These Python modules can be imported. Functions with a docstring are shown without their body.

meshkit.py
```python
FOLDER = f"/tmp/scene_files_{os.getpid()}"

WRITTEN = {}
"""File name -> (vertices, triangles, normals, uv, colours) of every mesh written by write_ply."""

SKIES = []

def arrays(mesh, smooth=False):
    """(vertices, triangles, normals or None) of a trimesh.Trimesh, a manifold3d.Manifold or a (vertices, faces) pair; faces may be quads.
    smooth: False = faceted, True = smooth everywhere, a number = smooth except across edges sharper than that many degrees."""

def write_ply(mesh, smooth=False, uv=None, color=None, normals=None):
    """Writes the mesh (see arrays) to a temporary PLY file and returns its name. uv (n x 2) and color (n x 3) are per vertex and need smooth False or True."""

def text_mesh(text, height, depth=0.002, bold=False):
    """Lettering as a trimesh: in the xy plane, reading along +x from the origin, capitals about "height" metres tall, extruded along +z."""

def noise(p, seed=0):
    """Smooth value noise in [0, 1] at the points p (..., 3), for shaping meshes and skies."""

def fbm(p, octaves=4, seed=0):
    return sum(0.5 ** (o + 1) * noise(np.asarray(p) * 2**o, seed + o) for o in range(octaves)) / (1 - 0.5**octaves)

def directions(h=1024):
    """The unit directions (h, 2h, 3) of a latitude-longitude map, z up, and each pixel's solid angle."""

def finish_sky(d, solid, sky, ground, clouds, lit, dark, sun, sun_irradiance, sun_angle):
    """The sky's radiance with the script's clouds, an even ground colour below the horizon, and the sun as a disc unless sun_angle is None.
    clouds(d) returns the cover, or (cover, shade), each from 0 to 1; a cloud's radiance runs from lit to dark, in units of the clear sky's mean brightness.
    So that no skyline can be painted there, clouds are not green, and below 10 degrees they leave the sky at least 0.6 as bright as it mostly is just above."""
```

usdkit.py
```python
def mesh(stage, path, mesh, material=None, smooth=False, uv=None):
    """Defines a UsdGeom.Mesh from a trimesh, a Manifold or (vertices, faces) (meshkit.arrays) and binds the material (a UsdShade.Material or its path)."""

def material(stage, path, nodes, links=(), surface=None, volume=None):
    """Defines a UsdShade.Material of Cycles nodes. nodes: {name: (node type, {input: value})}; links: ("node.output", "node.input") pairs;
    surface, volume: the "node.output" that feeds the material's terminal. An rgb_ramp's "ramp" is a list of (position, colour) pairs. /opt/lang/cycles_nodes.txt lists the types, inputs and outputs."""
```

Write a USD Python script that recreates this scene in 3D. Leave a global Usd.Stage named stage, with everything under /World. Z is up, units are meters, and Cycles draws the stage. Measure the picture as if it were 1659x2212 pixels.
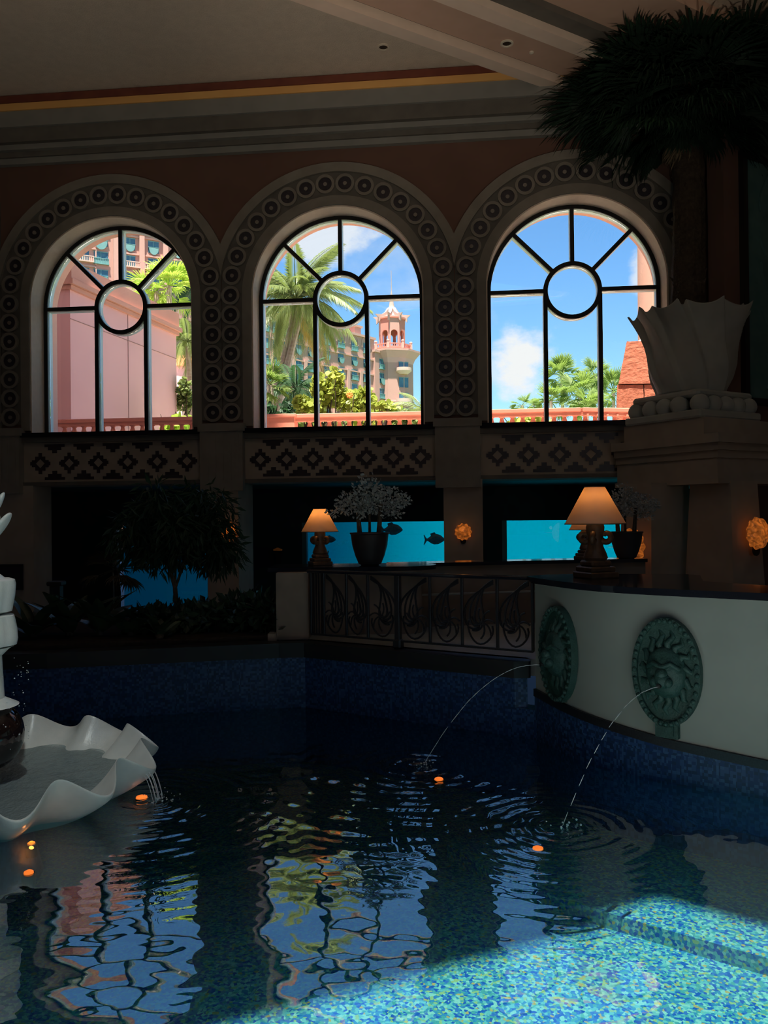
import math, random
import numpy as np, trimesh, usdkit, meshkit
import manifold3d as m3
from shapely import affinity, union_all
from shapely.geometry import Polygon, Point, LineString, box as sbox
from pxr import Usd, UsdGeom, UsdLux, UsdShade, Gf, Sdf

rng = np.random.default_rng(11)
random.seed(11)
stage = Usd.Stage.CreateInMemory()
UsdGeom.Xform.Define(stage, '/World')
pi = math.pi
V = lambda *a: np.array(a, float)

# ------------------------------------------------------------------ camera, sky, sun, exposure
F_PX, ROLL, PITCH, EYE = 1789.0, 0.0110, 0.0045, V(0, 0, 2.65)
F0, U0, R0 = V(0, math.cos(PITCH), math.sin(PITCH)), V(0, -math.sin(PITCH), math.cos(PITCH)), V(1, 0, 0)
RT, UP = math.cos(ROLL) * R0 - math.sin(ROLL) * U0, math.sin(ROLL) * R0 + math.cos(ROLL) * U0
cam = UsdGeom.Camera.Define(stage, '/World/camera')
cam.CreateHorizontalApertureAttr(36.0)
cam.CreateFocalLengthAttr(36.0 * F_PX / 1659)
cam.CreateClippingRangeAttr(Gf.Vec2f(0.1, 3000))
cam.CreateExposureAttr(0.0)
cam.AddTransformOp().Set(Gf.Matrix4d(*RT, 0, *UP, 0, *(-F0), 0, *EYE, 1))

SUN = V(-0.05, -0.27, 0.96); SUN /= np.linalg.norm(SUN)
sun = UsdLux.DistantLight.Define(stage, '/World/sun')
sun.CreateIntensityAttr(4.2); sun.CreateAngleAttr(1.1); sun.CreateNormalizeAttr(True); sun.CreateColorAttr(Gf.Vec3f(1.0, 0.93, 0.82))
sun.AddTransformOp().Set(Gf.Matrix4d().SetRotate(Gf.Rotation(Gf.Vec3d(0, 0, 1), Gf.Vec3d(*SUN))))


def pixdir(px, py):
    d = F0 + RT * (px - 829.5) / F_PX + UP * (1106 - py) / F_PX
    return d


def at(px, py, Y):
    d = pixdir(px, py)
    return EYE + d * (Y / d[1])


def atz(px, py, z):
    d = pixdir(px, py)
    return EYE + d * ((z - EYE[2]) / d[2])


def sky_material():
    n = {'s': ('sky_texture', {'sky_type': 'multiple_scattering', 'sun_disc': False, 'sun_elevation': math.asin(SUN[2]), 'sun_rotation': 3.5, 'aerosol_density': 0.5}),
         'h': ('hsv', {'saturation': 1.12, 'value': 1.0}),
         'tc': ('texture_coordinate', {}),
         'mapn': ('mapping', {'scale': (1, 1, 1.6)}),
         'no': ('noise_texture', {'scale': 9.0, 'detail': 7.0, 'roughness': 0.58}),
         'gen': ('noise_texture', {'scale': 3.2, 'detail': 8.0, 'roughness': 0.55}),
         'mk': ('map_range', {'from_min': 0.60, 'from_max': 0.74, 'to_min': 0.0, 'to_max': 0.55, 'clamp': True}),
         'mx': ('mix_color', {'b': (1.0, 1.0, 1.0)}),
         'cl': ('color', {'value': (10.4, 10.5, 10.5)}),
         'b': ('background_shader', {'strength': 0.098})}
    l = [('s.color', 'h.color'), ('tc.generated', 'mapn.vector'), ('mapn.vector', 'no.vector'), ('mapn.vector', 'gen.vector'), ('gen.fac', 'mk.value')]
    total = 'mk.result'
    # three cumulus clouds, each a noisy lump about a direction of the sky
    for i, (px, py, rx, rz, amp) in enumerate([(1128, 772, 0.040, 0.042, 1.0), (700, 526, 0.066, 0.030, 0.8), (1400, 590, 0.017, 0.022, 0.7), (1095, 795, 0.04, 0.02, 0.55)]):
        d = pixdir(px, py); d /= np.linalg.norm(d)
        n[f'sub{i}'] = ('vector_math', {'math_type': 'subtract', 'vector2': tuple(d)})
        n[f'mul{i}'] = ('vector_math', {'math_type': 'multiply', 'vector2': (1 / rx, 1 / rx, 1 / rz)})
        n[f'len{i}'] = ('vector_math', {'math_type': 'length'})
        n[f'w{i}'] = ('math', {'math_type': 'multiply_add', 'value2': 3.4, 'value3': -1.7})
        n[f'su{i}'] = ('math', {'math_type': 'add'})
        n[f'mr{i}'] = ('map_range', {'range_type': 'smoothstep', 'from_min': 1.15, 'from_max': 0.45, 'to_min': 0.0, 'to_max': amp, 'clamp': True})
        n[f'mxx{i}'] = ('math', {'math_type': 'maximum'})
        l += [('tc.generated', f'sub{i}.vector1'), (f'sub{i}.vector', f'mul{i}.vector1'), (f'mul{i}.vector', f'len{i}.vector1'), ('no.fac', f'w{i}.value1'),
              (f'len{i}.value', f'su{i}.value1'), (f'w{i}.value', f'su{i}.value2'), (f'su{i}.value', f'mr{i}.value'), (total, f'mxx{i}.value1'), (f'mr{i}.result', f'mxx{i}.value2')]
        total = f'mxx{i}.value'
    l += [(total, 'mx.fac'), ('h.color', 'mx.a'), ('cl.color', 'mx.b'), ('mx.result', 'b.color')]
    n['mx'] = ('mix_color', {'use_clamp_result': False})
    return usdkit.material(stage, '/World/Looks/sky', n, l, surface='b.background')


dome = UsdLux.DomeLight.Define(stage, '/World/sky')
UsdShade.MaterialBindingAPI.Apply(dome.GetPrim()).Bind(sky_material())

# ------------------------------------------------------------------ helpers: prims
used = {}


def numbered(parent, name):
    k = used.get((parent, name), 0)
    used[(parent, name)] = k + 1
    return f'{parent}/{name}' + (f'_{k:03d}' if k else '')


def tag(p, label=None, cat=None, group=None, kind=None):
    p = p.GetPrim() if hasattr(p, 'GetPrim') else p
    for k, v in (('label', label), ('category', cat), ('group', group), ('kind', kind)):
        if v:
            p.SetCustomDataByKey(k, v)
    return p


def cat_mesh(ms):
    return ms[0] if len(ms) == 1 else trimesh.util.concatenate(ms)


def obj(name, mesh, m, parent=None, smooth=False):
    if isinstance(mesh, list):
        mesh = cat_mesh(mesh)
    p = numbered(str(parent.GetPath()) if parent else '/World', name)
    return usdkit.mesh(stage, p, mesh, M[m] if isinstance(m, str) else m, smooth=smooth).GetPrim()


def thing(name, label, cat, loc=(0, 0, 0), rotz=0, group=None, kind=None, scale=None):
    x = UsdGeom.Xform.Define(stage, numbered('/World', name))
    x.AddTranslateOp().Set(Gf.Vec3d(*map(float, loc)))
    x.AddRotateZOp().Set(math.degrees(rotz))
    if scale:
        x.AddScaleOp().Set(Gf.Vec3f(scale, scale, scale))
    return tag(x.GetPrim(), label, cat, group, kind)


def solo(name, mesh, m, label, cat, group=None, smooth=False, kind=None):
    return tag(obj(name, mesh, m, smooth=smooth), label, cat, group, kind)


def struct(name, mesh, m, parent=None, smooth=False):
    p = obj(name, mesh, m, parent, smooth)
    if parent is None:
        tag(p, kind='structure')
    return p


def sgroup(name):
    return tag(UsdGeom.Xform.Define(stage, numbered('/World', name)).GetPrim(), kind='structure')


def dup(src, label, loc, rotz=0, group=None, scale=None):
    was = src.GetCustomData()
    base = src.GetName()
    if base[-4] == '_' and base[-3:].isdigit():
        base = base[:-4]
    r = thing(base, label, was['category'], loc, rotz, group or was.get('group'), scale=scale)
    r.GetReferences().AddInternalReference(src.GetPath())
    r.SetInstanceable(True)
    return r


# ------------------------------------------------------------------ helpers: meshes
def fix(m):
    if m.volume < 0:
        m.invert()
    return m


def box(size, c=(0, 0, 0), rz=0):
    m = trimesh.creation.box(size)
    if rz:
        m.apply_transform(trimesh.transformations.rotation_matrix(rz, [0, 0, 1]))
    m.apply_translation(c)
    return m


def bevel_box(size, c=(0, 0, 0), b=0.02, rz=0):
    sx, sy, sz = [s / 2 for s in size]
    pts = []
    for x in (-1, 1):
        for y in (-1, 1):
            for z in (-1, 1):
                pts += [(x * (sx - b), y * (sy - b), z * sz), (x * sx, y * (sy - b), z * (sz - b)), (x * (sx - b), y * sy, z * (sz - b))]
    m = trimesh.convex.convex_hull(np.array(pts))
    if rz:
        m.apply_transform(trimesh.transformations.rotation_matrix(rz, [0, 0, 1]))
    m.apply_translation(c)
    return m


def bar(a, b, w, h=None):
    a, b = np.array(a, float), np.array(b, float)
    L = np.linalg.norm(b - a)
    m = trimesh.creation.box([w, h or w, L])
    t = (b - a) / L
    x = np.cross(V(0, 0, 1), t) if abs(t[2]) < 0.95 else np.cross(V(0, 1, 0), t)
    x /= np.linalg.norm(x)
    T = np.eye(4); T[:3, 0] = x; T[:3, 1] = np.cross(t, x); T[:3, 2] = t; T[:3, 3] = (a + b) / 2
    m.apply_transform(T)
    return m


def tube(pts, r, sides=6):
    p = np.asarray(pts, float)
    r = np.broadcast_to(np.asarray(r, float), (len(p),))
    t = np.gradient(p, axis=0); t /= np.linalg.norm(t, axis=1, keepdims=True) + 1e-12
    ref = np.where(np.abs(t[:, 2:]) < 0.9, V(0, 0, 1.0), V(1.0, 0, 0)) if np.abs(t[:, 2]).max() < 0.98 else np.broadcast_to(V(0.3, 1, 0.1), t.shape)
    a = np.cross(t, ref); a /= np.linalg.norm(a, axis=1, keepdims=True) + 1e-12
    b = np.cross(t, a)
    an = np.arange(sides) * 2 * pi / sides
    v = p[:, None] + r[:, None, None] * (np.cos(an)[None, :, None] * a[:, None] + np.sin(an)[None, :, None] * b[:, None])
    n = len(p)
    i, j = np.meshgrid(np.arange(n - 1), np.arange(sides), indexing='ij')
    q = np.stack([i * sides + j, i * sides + (j + 1) % sides, (i + 1) * sides + (j + 1) % sides, (i + 1) * sides + j], -1).reshape(-1, 4)
    v = np.vstack([v.reshape(-1, 3), p[:1], p[-1:]])
    f = np.vstack([q[:, [0, 1, 2]], q[:, [0, 2, 3]]])
    k = np.arange(sides)
    c0 = np.stack([np.full(sides, n * sides), (k + 1) % sides, k], 1)
    c1 = np.stack([np.full(sides, n * sides + 1), (n - 1) * sides + k, (n - 1) * sides + (k + 1) % sides], 1)
    m = trimesh.Trimesh(v, np.vstack([f, c0, c1]), process=False)
    return fix(m)


def lathe(prof, n=32, c=(0, 0, 0), rfun=None, rot=0.0):
    """Closed profile [(r,z)...] turned about z; first and last radius are closed to the axis. rfun(r,z,theta) may change r and z."""
    prof = np.asarray(prof, float)
    th = np.arange(n) * 2 * pi / n + rot
    v = []
    for r, z in prof:
        rr, zz = (np.full(n, r), np.full(n, z)) if rfun is None else rfun(r, z, th)
        v.append(np.stack([rr * np.cos(th), rr * np.sin(th), np.broadcast_to(zz, th.shape)], 1))
    k = len(prof)
    v = np.vstack(v + [np.array([[0, 0, prof[0][1]], [0, 0, prof[-1][1]]])])
    i, j = np.meshgrid(np.arange(k - 1), np.arange(n), indexing='ij')
    q = np.stack([i * n + j, i * n + (j + 1) % n, (i + 1) * n + (j + 1) % n, (i + 1) * n + j], -1).reshape(-1, 4)
    f = np.vstack([q[:, [0, 1, 2]], q[:, [0, 2, 3]]])
    kk = np.arange(n)
    f = np.vstack([f, np.stack([np.full(n, k * n), (kk + 1) % n, kk], 1), np.stack([np.full(n, k * n + 1), (k - 1) * n + kk, (k - 1) * n + (kk + 1) % n], 1)])
    m = fix(trimesh.Trimesh(v, f, process=False))
    m.apply_translation(c)
    return m


def ball(r, c=(0, 0, 0), sub=2, s=(1, 1, 1)):
    m = trimesh.creation.icosphere(sub, r)
    m.apply_scale(s)
    m.apply_translation(c)
    return m


def prism(poly, h, z=0):
    gs = [g for g in getattr(poly, 'geoms', [poly]) if g.area > 1e-7]
    ms = []
    for g in gs:
        m = trimesh.creation.extrude_polygon(g, h, engine='earcut')
        m.apply_translation([0, 0, z])
        ms.append(m)
    return cat_mesh(ms)


def frame3(m, o, x, y, z):
    """Carries mesh m from its own axes to origin o with axes x, y, z (unit vectors)."""
    m = m.copy()
    T = np.eye(4); T[:3, 0] = x; T[:3, 1] = y; T[:3, 2] = z; T[:3, 3] = o
    m.apply_transform(T)
    return fix(m)


# the window wall: s runs right along it, d outward (away from the camera), z up
YAW = math.radians(5.7)
P0, WU, WW, ZZ = V(0, 18.75, 0), V(math.cos(YAW), -math.sin(YAW), 0), V(math.sin(YAW), math.cos(YAW), 0), V(0, 0, 1)


def W(s, z, d=0.0):
    return P0 + WU * s + WW * d + ZZ * z


def onwall(poly, d0, d1):
    return frame3(prism(poly, d1 - d0), P0 + WW * d0, WU, ZZ, WW)


def wbox(s0, s1, z0, z1, d0, d1):
    return onwall(sbox(s0, z0, s1, z1), d0, d1)


def disc(c, r, n=32):
    return Point(*c).buffer(r, quad_segs=n // 4)


def spline(pts, n):
    from scipy.interpolate import CubicSpline
    p = np.asarray(pts, float)
    t = np.r_[0, np.cumsum(np.linalg.norm(np.diff(p, axis=0), axis=1))]
    return CubicSpline(t, p)(np.linspace(0, t[-1], n))


# ------------------------------------------------------------------ materials
M = {}


def pm(name, c, c2=None, scale=6.0, rough=0.7, spec=0.3, metal=0.0, bump=0.0, bscale=40.0, detail=4.0, stretch=(1, 1, 1), trans=None, emit=None, es=0.0, coat=0.0):
    n = {'p': ('principled_bsdf', {'base_color': c, 'roughness': rough, 'specular_ior_level': spec, 'metallic': metal, 'coat_weight': coat})}
    l = []
    if c2 is not None or bump:
        n['tc'] = ('texture_coordinate', {}); n['mp'] = ('mapping', {'scale': stretch}); l.append(('tc.object', 'mp.vector'))
    if c2 is not None:
        n['no'] = ('noise_texture', {'scale': scale, 'detail': detail})
        n['rp'] = ('rgb_ramp', {'ramp': [(0.3, c), (0.7, c2)]})
        l += [('mp.vector', 'no.vector'), ('no.fac', 'rp.fac'), ('rp.color', 'p.base_color')]
    if bump:
        n['nb'] = ('noise_texture', {'scale': bscale, 'detail': 4.0})
        n['bu'] = ('bump', {'strength': min(1.0, bump), 'distance': 0.02})
        l += [('mp.vector', 'nb.vector'), ('nb.fac', 'bu.height'), ('bu.normal', 'p.normal')]
    if emit is not None:
        n['p'][1].update(emission_color=emit, emission_strength=es)
    surf = 'p.BSDF'
    if trans is not None:
        n['t'] = ('translucent_bsdf', {'color': trans}); n['mc'] = ('mix_closure', {'fac': 0.4})
        l += [('p.BSDF', 'mc.closure1'), ('t.BSDF', 'mc.closure2')]
        surf = 'mc.closure'
    M[name] = usdkit.material(stage, '/World/Looks/' + name, n, l, surface=surf)


pm('terracotta_wall', (.15, .085, .062), (.18, .10, .075), 1.2, .85, .15)
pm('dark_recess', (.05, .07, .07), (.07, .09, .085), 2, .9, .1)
pm('stone', (.24, .215, .175), (.29, .26, .215), 3, .85, .2, bump=.25, bscale=60)
pm('stone_dark', (.13, .118, .10), (.165, .15, .125), 3, .85, .2, bump=.2, bscale=60)
pm('reveal_stone', (.78, .64, .50), (.84, .70, .56), 8, .85, .2, bump=.15, bscale=80)
pm('salmon_render', (.85, .47, .32), (.88, .50, .36), 1.5, .9, .1)
pm('roundel_tile', (.030, .026, .032), (.045, .038, .045), 30, .35, .5)
pm('frieze_tile', (.035, .026, .03), (.05, .036, .04), 20, .4, .5)
pm('teal_frame', (.50, .66, .60), (.54, .70, .64), 5, .5, .4)
pm('frame_dark', (.02, .02, .02), None, rough=.5)  # paints shade on the window bars; plain black for other small parts
pm('granite', (.008, .009, .014), (.02, .021, .03), 220, .08, .6, detail=2)
pm('cornice', (.24, .235, .21), (.28, .27, .24), 2, .85, .2)
pm('gold_band', (.80, .42, .13), (.88, .50, .16), 1.0, .6, .4)
pm('red_band', (.16, .045, .03), (.22, .07, .04), 2.5, .7, .3)
pm('ceiling_plaster', (.66, .56, .44), (.72, .61, .48), 6, .9, .1, bump=.5, bscale=30)
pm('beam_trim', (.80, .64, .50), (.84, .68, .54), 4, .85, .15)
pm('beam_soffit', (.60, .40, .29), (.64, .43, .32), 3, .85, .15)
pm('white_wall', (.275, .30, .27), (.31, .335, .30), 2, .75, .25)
pm('counter_base', (.22, .17, .13), (.27, .21, .16), 4, .8, .2)
pm('verdigris', (.014, .055, .045), (.03, .085, .07), 14, .55, .5, bump=.4, bscale=50)
pm('iron', (.018, .018, .022), (.03, .03, .034), 60, .38, .6, metal=.3)
pm('shell_stone', (.80, .83, .79), (.86, .88, .84), 10, .28, .5, bump=.08, bscale=60)
pm('black_pearl', (.012, .007, .007), (.03, .015, .013), 6, .04, .9)
pm('vase_stone', (.37, .37, .315), (.43, .43, .365), 3, .8, .2, bump=.15, bscale=60)
pm('pier_stone', (.36, .30, .23), (.42, .35, .27), 2.5, .85, .15)
pm('palm_trunk', (.05, .036, .025), (.085, .062, .042), 14, .9, .1, bump=.8, bscale=30)
pm('palm_green', (.018, .045, .028), (.03, .065, .04), 3, .55, .3, trans=(.02, .06, .02))
pm('dead_frond', (.14, .11, .065), (.2, .15, .09), 5, .8, .1)
pm('tree_leaf', (.016, .034, .016), (.03, .055, .025), 5, .5, .35, trans=(.02, .06, .02))
pm('hedge_leaf', (.014, .03, .015), (.03, .05, .022), 6, .35, .45)
pm('bark', (.07, .055, .04), (.12, .09, .065), 20, .9, .1, bump=.6)
pm('soil', (.03, .022, .016), (.05, .036, .026), 20, .95, .05, bump=.8)
pm('blossom_leaf', (.30, .31, .28), (.42, .43, .40), 16, .6, .3)
pm('pot_dark', (.022, .02, .022), (.035, .03, .03), 8, .5, .4)
pm('lamp_bronze', (.10, .055, .03), (.17, .095, .05), 18, .45, .5, metal=.3)
pm('coping', (.012, .013, .014), (.02, .021, .022), 3, .45, .4)
pm('walkway', (.26, .27, .25), (.33, .33, .30), 2, .55, .4)
pm('downlight_trim', (.75, .66, .52), None, rough=.4, spec=.5)
pm('downlight_dark', (.05, .035, .025), None, rough=.6)
pm('panel_teal', (.06, .15, .14), (.10, .20, .18), 2.5, .6, .3, bump=.6, bscale=9)
pm('panel_frame', (.02, .018, .016), None, rough=.5)
# outdoors
pm('annex_wall', (.88, .52, .50), (.90, .545, .52), .8, .9, .1)
pm('annex_trim', (.68, .36, .27), (.70, .38, .29), 1, .9, .1)
pm('joint', (.45, .26, .22), None, rough=.9)
pm('balustrade_paint', (.70, .25, .17), (.74, .28, .19), 3, .8, .15)
pm('rough_stucco', (.38, .125, .07), (.48, .175, .105), 9, .95, .1, bump=1.0, bscale=14)
pm('column_peach', (.74, .43, .31), (.78, .47, .35), 1, .85, .15)
pm('hotel_wall', (.54, .31, .255), (.58, .34, .28), .15, .9, .1)
pm('hotel_trim', (.58, .35, .285), None, rough=.9)
pm('hotel_coral', (.62, .25, .19), None, rough=.9)
pm('hotel_glass', (.035, .10, .17), (.07, .19, .25), .8, .15, .6)
pm('balcony_teal', (.15, .33, .32), (.19, .38, .36), 1.0, .5, .4)
pm('balcony_stone', (.66, .47, .39), None, rough=.9)
pm('spire_stone', (.46, .33, .28), (.52, .38, .32), .5, .8, .2)
pm('dome_orange', (.85, .30, .12), (.88, .36, .17), 1, .7, .2)
pm('coconut_leaf', (.15, .21, .08), (.26, .31, .11), .8, .4, .45, trans=(.28, .36, .09))
pm('coconut_dry', (.42, .33, .10), (.5, .38, .12), 1, .6, .3, trans=(.5, .38, .1))
pm('coconut_dark', (.04, .09, .05), (.08, .14, .07), 1, .5, .3, trans=(.06, .15, .05))
pm('fan_leaf', (.15, .23, .06), (.26, .34, .11), 1, .5, .3, trans=(.35, .5, .1))
pm('lime_leaf', (.30, .46, .06), (.42, .56, .10), 2, .5, .3, trans=(.5, .68, .1))
pm('grape_leaf', (.26, .36, .05), (.46, .48, .10), 1.5, .45, .4, trans=(.5, .55, .1))
pm('coconut_trunk', (.34, .28, .22), (.46, .40, .32), 4, .9, .1, bump=.5, bscale=20, stretch=(1, 1, 3))
pm('flower_orange', (.9, .33, .06), None, rough=.6)
pm('lawn', (.10, .17, .05), (.16, .22, .08), .3, .95, .05)
pm('pale_paving', (.72, .62, .52), (.78, .68, .58), .8, .9, .1)
pm('terrace_floor', (.78, .66, .56), (.82, .70, .60), 1.0, .9, .1)
pm('fish_grey', (.02, .07, .09), (.06, .13, .15), 20, .5, .4)
pm('torch_metal', (.03, .022, .018), None, rough=.5, metal=.4)
pm('amber_lens', (.9, .4, .1), None, rough=.4, emit=(1.0, .20, .025), es=.9)
pm('white_trim', (.62, .62, .58), None, rough=.6)


def glow_shell(name, c, strength):
    n = {'tc': ('texture_coordinate', {}), 'no': ('noise_texture', {'scale': 7.0, 'detail': 3.0, 'distortion': 2.2}),
         'rp': ('rgb_ramp', {'ramp': [(0.30, (.12, .025, .004)), (0.48, tuple(.45 * x for x in c)), (0.66, c)]}),
         'e': ('emission', {'strength': strength}), 'p': ('principled_bsdf', {'base_color': (.55, .25, .08), 'roughness': .25}), 'a': ('add_closure', {})}
    M[name] = usdkit.material(stage, '/World/Looks/' + name, n, [('tc.object', 'no.vector'), ('no.fac', 'rp.fac'), ('rp.color', 'e.color'), ('e.emission', 'a.closure1'), ('p.BSDF', 'a.closure2')], surface='a.closure')


glow_shell('sconce_glass', (1.0, .24, .03), 0.42)
glow_shell('sconce_glass_dim', (1.0, .30, .05), 0.05)


def emission(name, c, s):
    M[name] = usdkit.material(stage, '/World/Looks/' + name, {'e': ('emission', {'color': c, 'strength': s})}, [], surface='e.emission')


def tank_glow(name, stops, x0, x1, s):
    """Lit water seen through the aquarium glass: deeper blue to the left, pale cyan to the right."""
    n = {'g': ('geometry', {}), 'sx': ('separate_xyz', {}), 'mr': ('map_range', {'from_min': x0, 'from_max': x1, 'clamp': True}), 'rp': ('rgb_ramp', {'ramp': stops}), 'e': ('emission', {'strength': s})}
    M[name] = usdkit.material(stage, '/World/Looks/' + name, n, [('g.position', 'sx.vector'), ('sx.x', 'mr.value'), ('mr.result', 'rp.fac'), ('rp.color', 'e.color')], surface='e.emission')


tank_glow('tank_water', [(0.0, (.0, .022, .055)), (.18, (.0, .028, .065)), (.44, (.0, .055, .125)), (.53, (.0, .105, .19)), (.62, (.0, .22, .34)), (.72, (.0, .33, .47)), (1, (.0, .34, .48))], -8.0, 6.0, 1.0)
emission('bulb', (1.0, .55, .2), 3.0)


def pane_material(name, tint, ior=1.45, rough=0.0, bump=0.0):
    n = {'t': ('transparent_bsdf', {'color': tint}), 'g': ('glossy_bsdf', {'color': (1, 1, 1), 'roughness': rough}), 'f': ('fresnel', {'IOR': ior}), 'mc': ('mix_closure', {})}
    l = [('f.fac', 'mc.fac'), ('t.BSDF', 'mc.closure1'), ('g.BSDF', 'mc.closure2')]
    if bump:
        n.update({'tc': ('texture_coordinate', {}), 'nb': ('noise_texture', {'scale': 14.0, 'detail': 3.0}), 'bu': ('bump', {'strength': bump, 'distance': .01})})
        l += [('tc.object', 'nb.vector'), ('nb.fac', 'bu.height'), ('bu.normal', 'g.normal')]
    M[name] = usdkit.material(stage, '/World/Looks/' + name, n, l, surface='mc.closure')


pane_material('window_glass', (.97, .98, .98))
pane_material('pool_water', (.62, .83, .84), 2.9)
n_ = {'t': ('transparent_bsdf', {'color': (.85, .95, .95)}), 'p': ('principled_bsdf', {'base_color': (.30, .37, .37), 'roughness': .12, 'specular_ior_level': .6}), 'mc': ('mix_closure', {'fac': .75}),
      'tc': ('texture_coordinate', {}), 'nb': ('noise_texture', {'scale': 26.0, 'detail': 5.0}), 'bu': ('bump', {'strength': 1.0, 'distance': .03})}
M['basin_water'] = usdkit.material(stage, '/World/Looks/basin_water', n_, [('tc.object', 'nb.vector'), ('nb.fac', 'bu.height'), ('bu.normal', 'p.normal'), ('t.BSDF', 'mc.closure1'), ('p.BSDF', 'mc.closure2')], surface='mc.closure')
M['jet_water'] = usdkit.material(stage, '/World/Looks/jet_water', {'p': ('principled_bsdf', {'base_color': (.92, .95, .97), 'roughness': .15, 'specular_ior_level': .9}), 't': ('translucent_bsdf', {'color': (.9, .95, .97)}), 'mc': ('mix_closure', {'fac': .5})},
                                 [('p.BSDF', 'mc.closure1'), ('t.BSDF', 'mc.closure2')], surface='mc.closure')
# lamp shade: cloth that lets the bulb's light through
M['lamp_shade'] = usdkit.material(stage, '/World/Looks/lamp_shade', {'d': ('diffuse_bsdf', {'color': (.62, .50, .40)}), 't': ('translucent_bsdf', {'color': (.82, .50, .25)}), 'mc': ('mix_closure', {'fac': .5})},
                                  [('d.BSDF', 'mc.closure1'), ('t.BSDF', 'mc.closure2')], surface='mc.closure')


def mosaic(name, ramp, size, bumpy=0.0, rough=.3):
    """Small square glass tiles, each of its own colour."""
    n = {'g': ('texture_coordinate', {}), 'sc': ('vector_math', {'math_type': 'scale', 'scale': 1 / size}), 'of': ('vector_math', {'math_type': 'add', 'vector2': (.31, .37, .43)}), 'fl': ('vector_math', {'math_type': 'floor'}),
         'wn': ('white_noise_texture', {'dimensions': '3D'}), 'rp': ('rgb_ramp', {'ramp': ramp, 'interpolate': False}), 'p': ('principled_bsdf', {'roughness': rough, 'specular_ior_level': .3})}
    l = [('g.object', 'sc.vector1'), ('sc.vector', 'of.vector1'), ('of.vector', 'fl.vector1'), ('fl.vector', 'wn.vector'), ('wn.value', 'rp.fac'), ('rp.color', 'p.base_color')]
    if bumpy:                                        # irregular cells imitate tiles distorted by refraction in the waves
        n['vo'] = ('voronoi_texture', {'scale': 1.0, 'randomness': bumpy}); n['bw'] = ('separate_color', {})
        l = [('g.object', 'sc.vector1'), ('sc.vector', 'vo.vector'), ('vo.color', 'bw.color'), ('bw.r', 'rp.fac'), ('rp.color', 'p.base_color')]
        del n['of'], n['fl'], n['wn']
    M[name] = usdkit.material(stage, '/World/Looks/' + name, n, l, surface='p.BSDF')


mosaic('pool_mosaic', [(0, (.012, .07, .28)), (.15, (.03, .16, .29)), (.33, (.10, .30, .31)), (.5, (.055, .22, .23)), (.64, (.19, .37, .34)), (.8, (.22, .31, .15)), (.88, (.03, .11, .31)), (.97, (.34, .24, .10))], .0235, .85)
mosaic('navy_mosaic', [(0, (.015, .045, .14)), (.3, (.028, .075, .19)), (.6, (.015, .04, .10)), (.85, (.04, .10, .22))], .03)

# ------------------------------------------------------------------ the window wall
PITCHW, HALF, SILL, SPRING, CS = 5.36, 1.98, 4.68, 7.76, [-6.39, -1.03, 4.33]
WALLTOP = 11.05


def arch(c, r, z0=SILL):
    """Opening: a rectangle under a half disc."""
    return union_all([sbox(c - r, z0, c + r, SPRING), disc((c, SPRING), r, 96).intersection(sbox(c - r - 1, SPRING, c + r + 1, SPRING + r + 1))])


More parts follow.
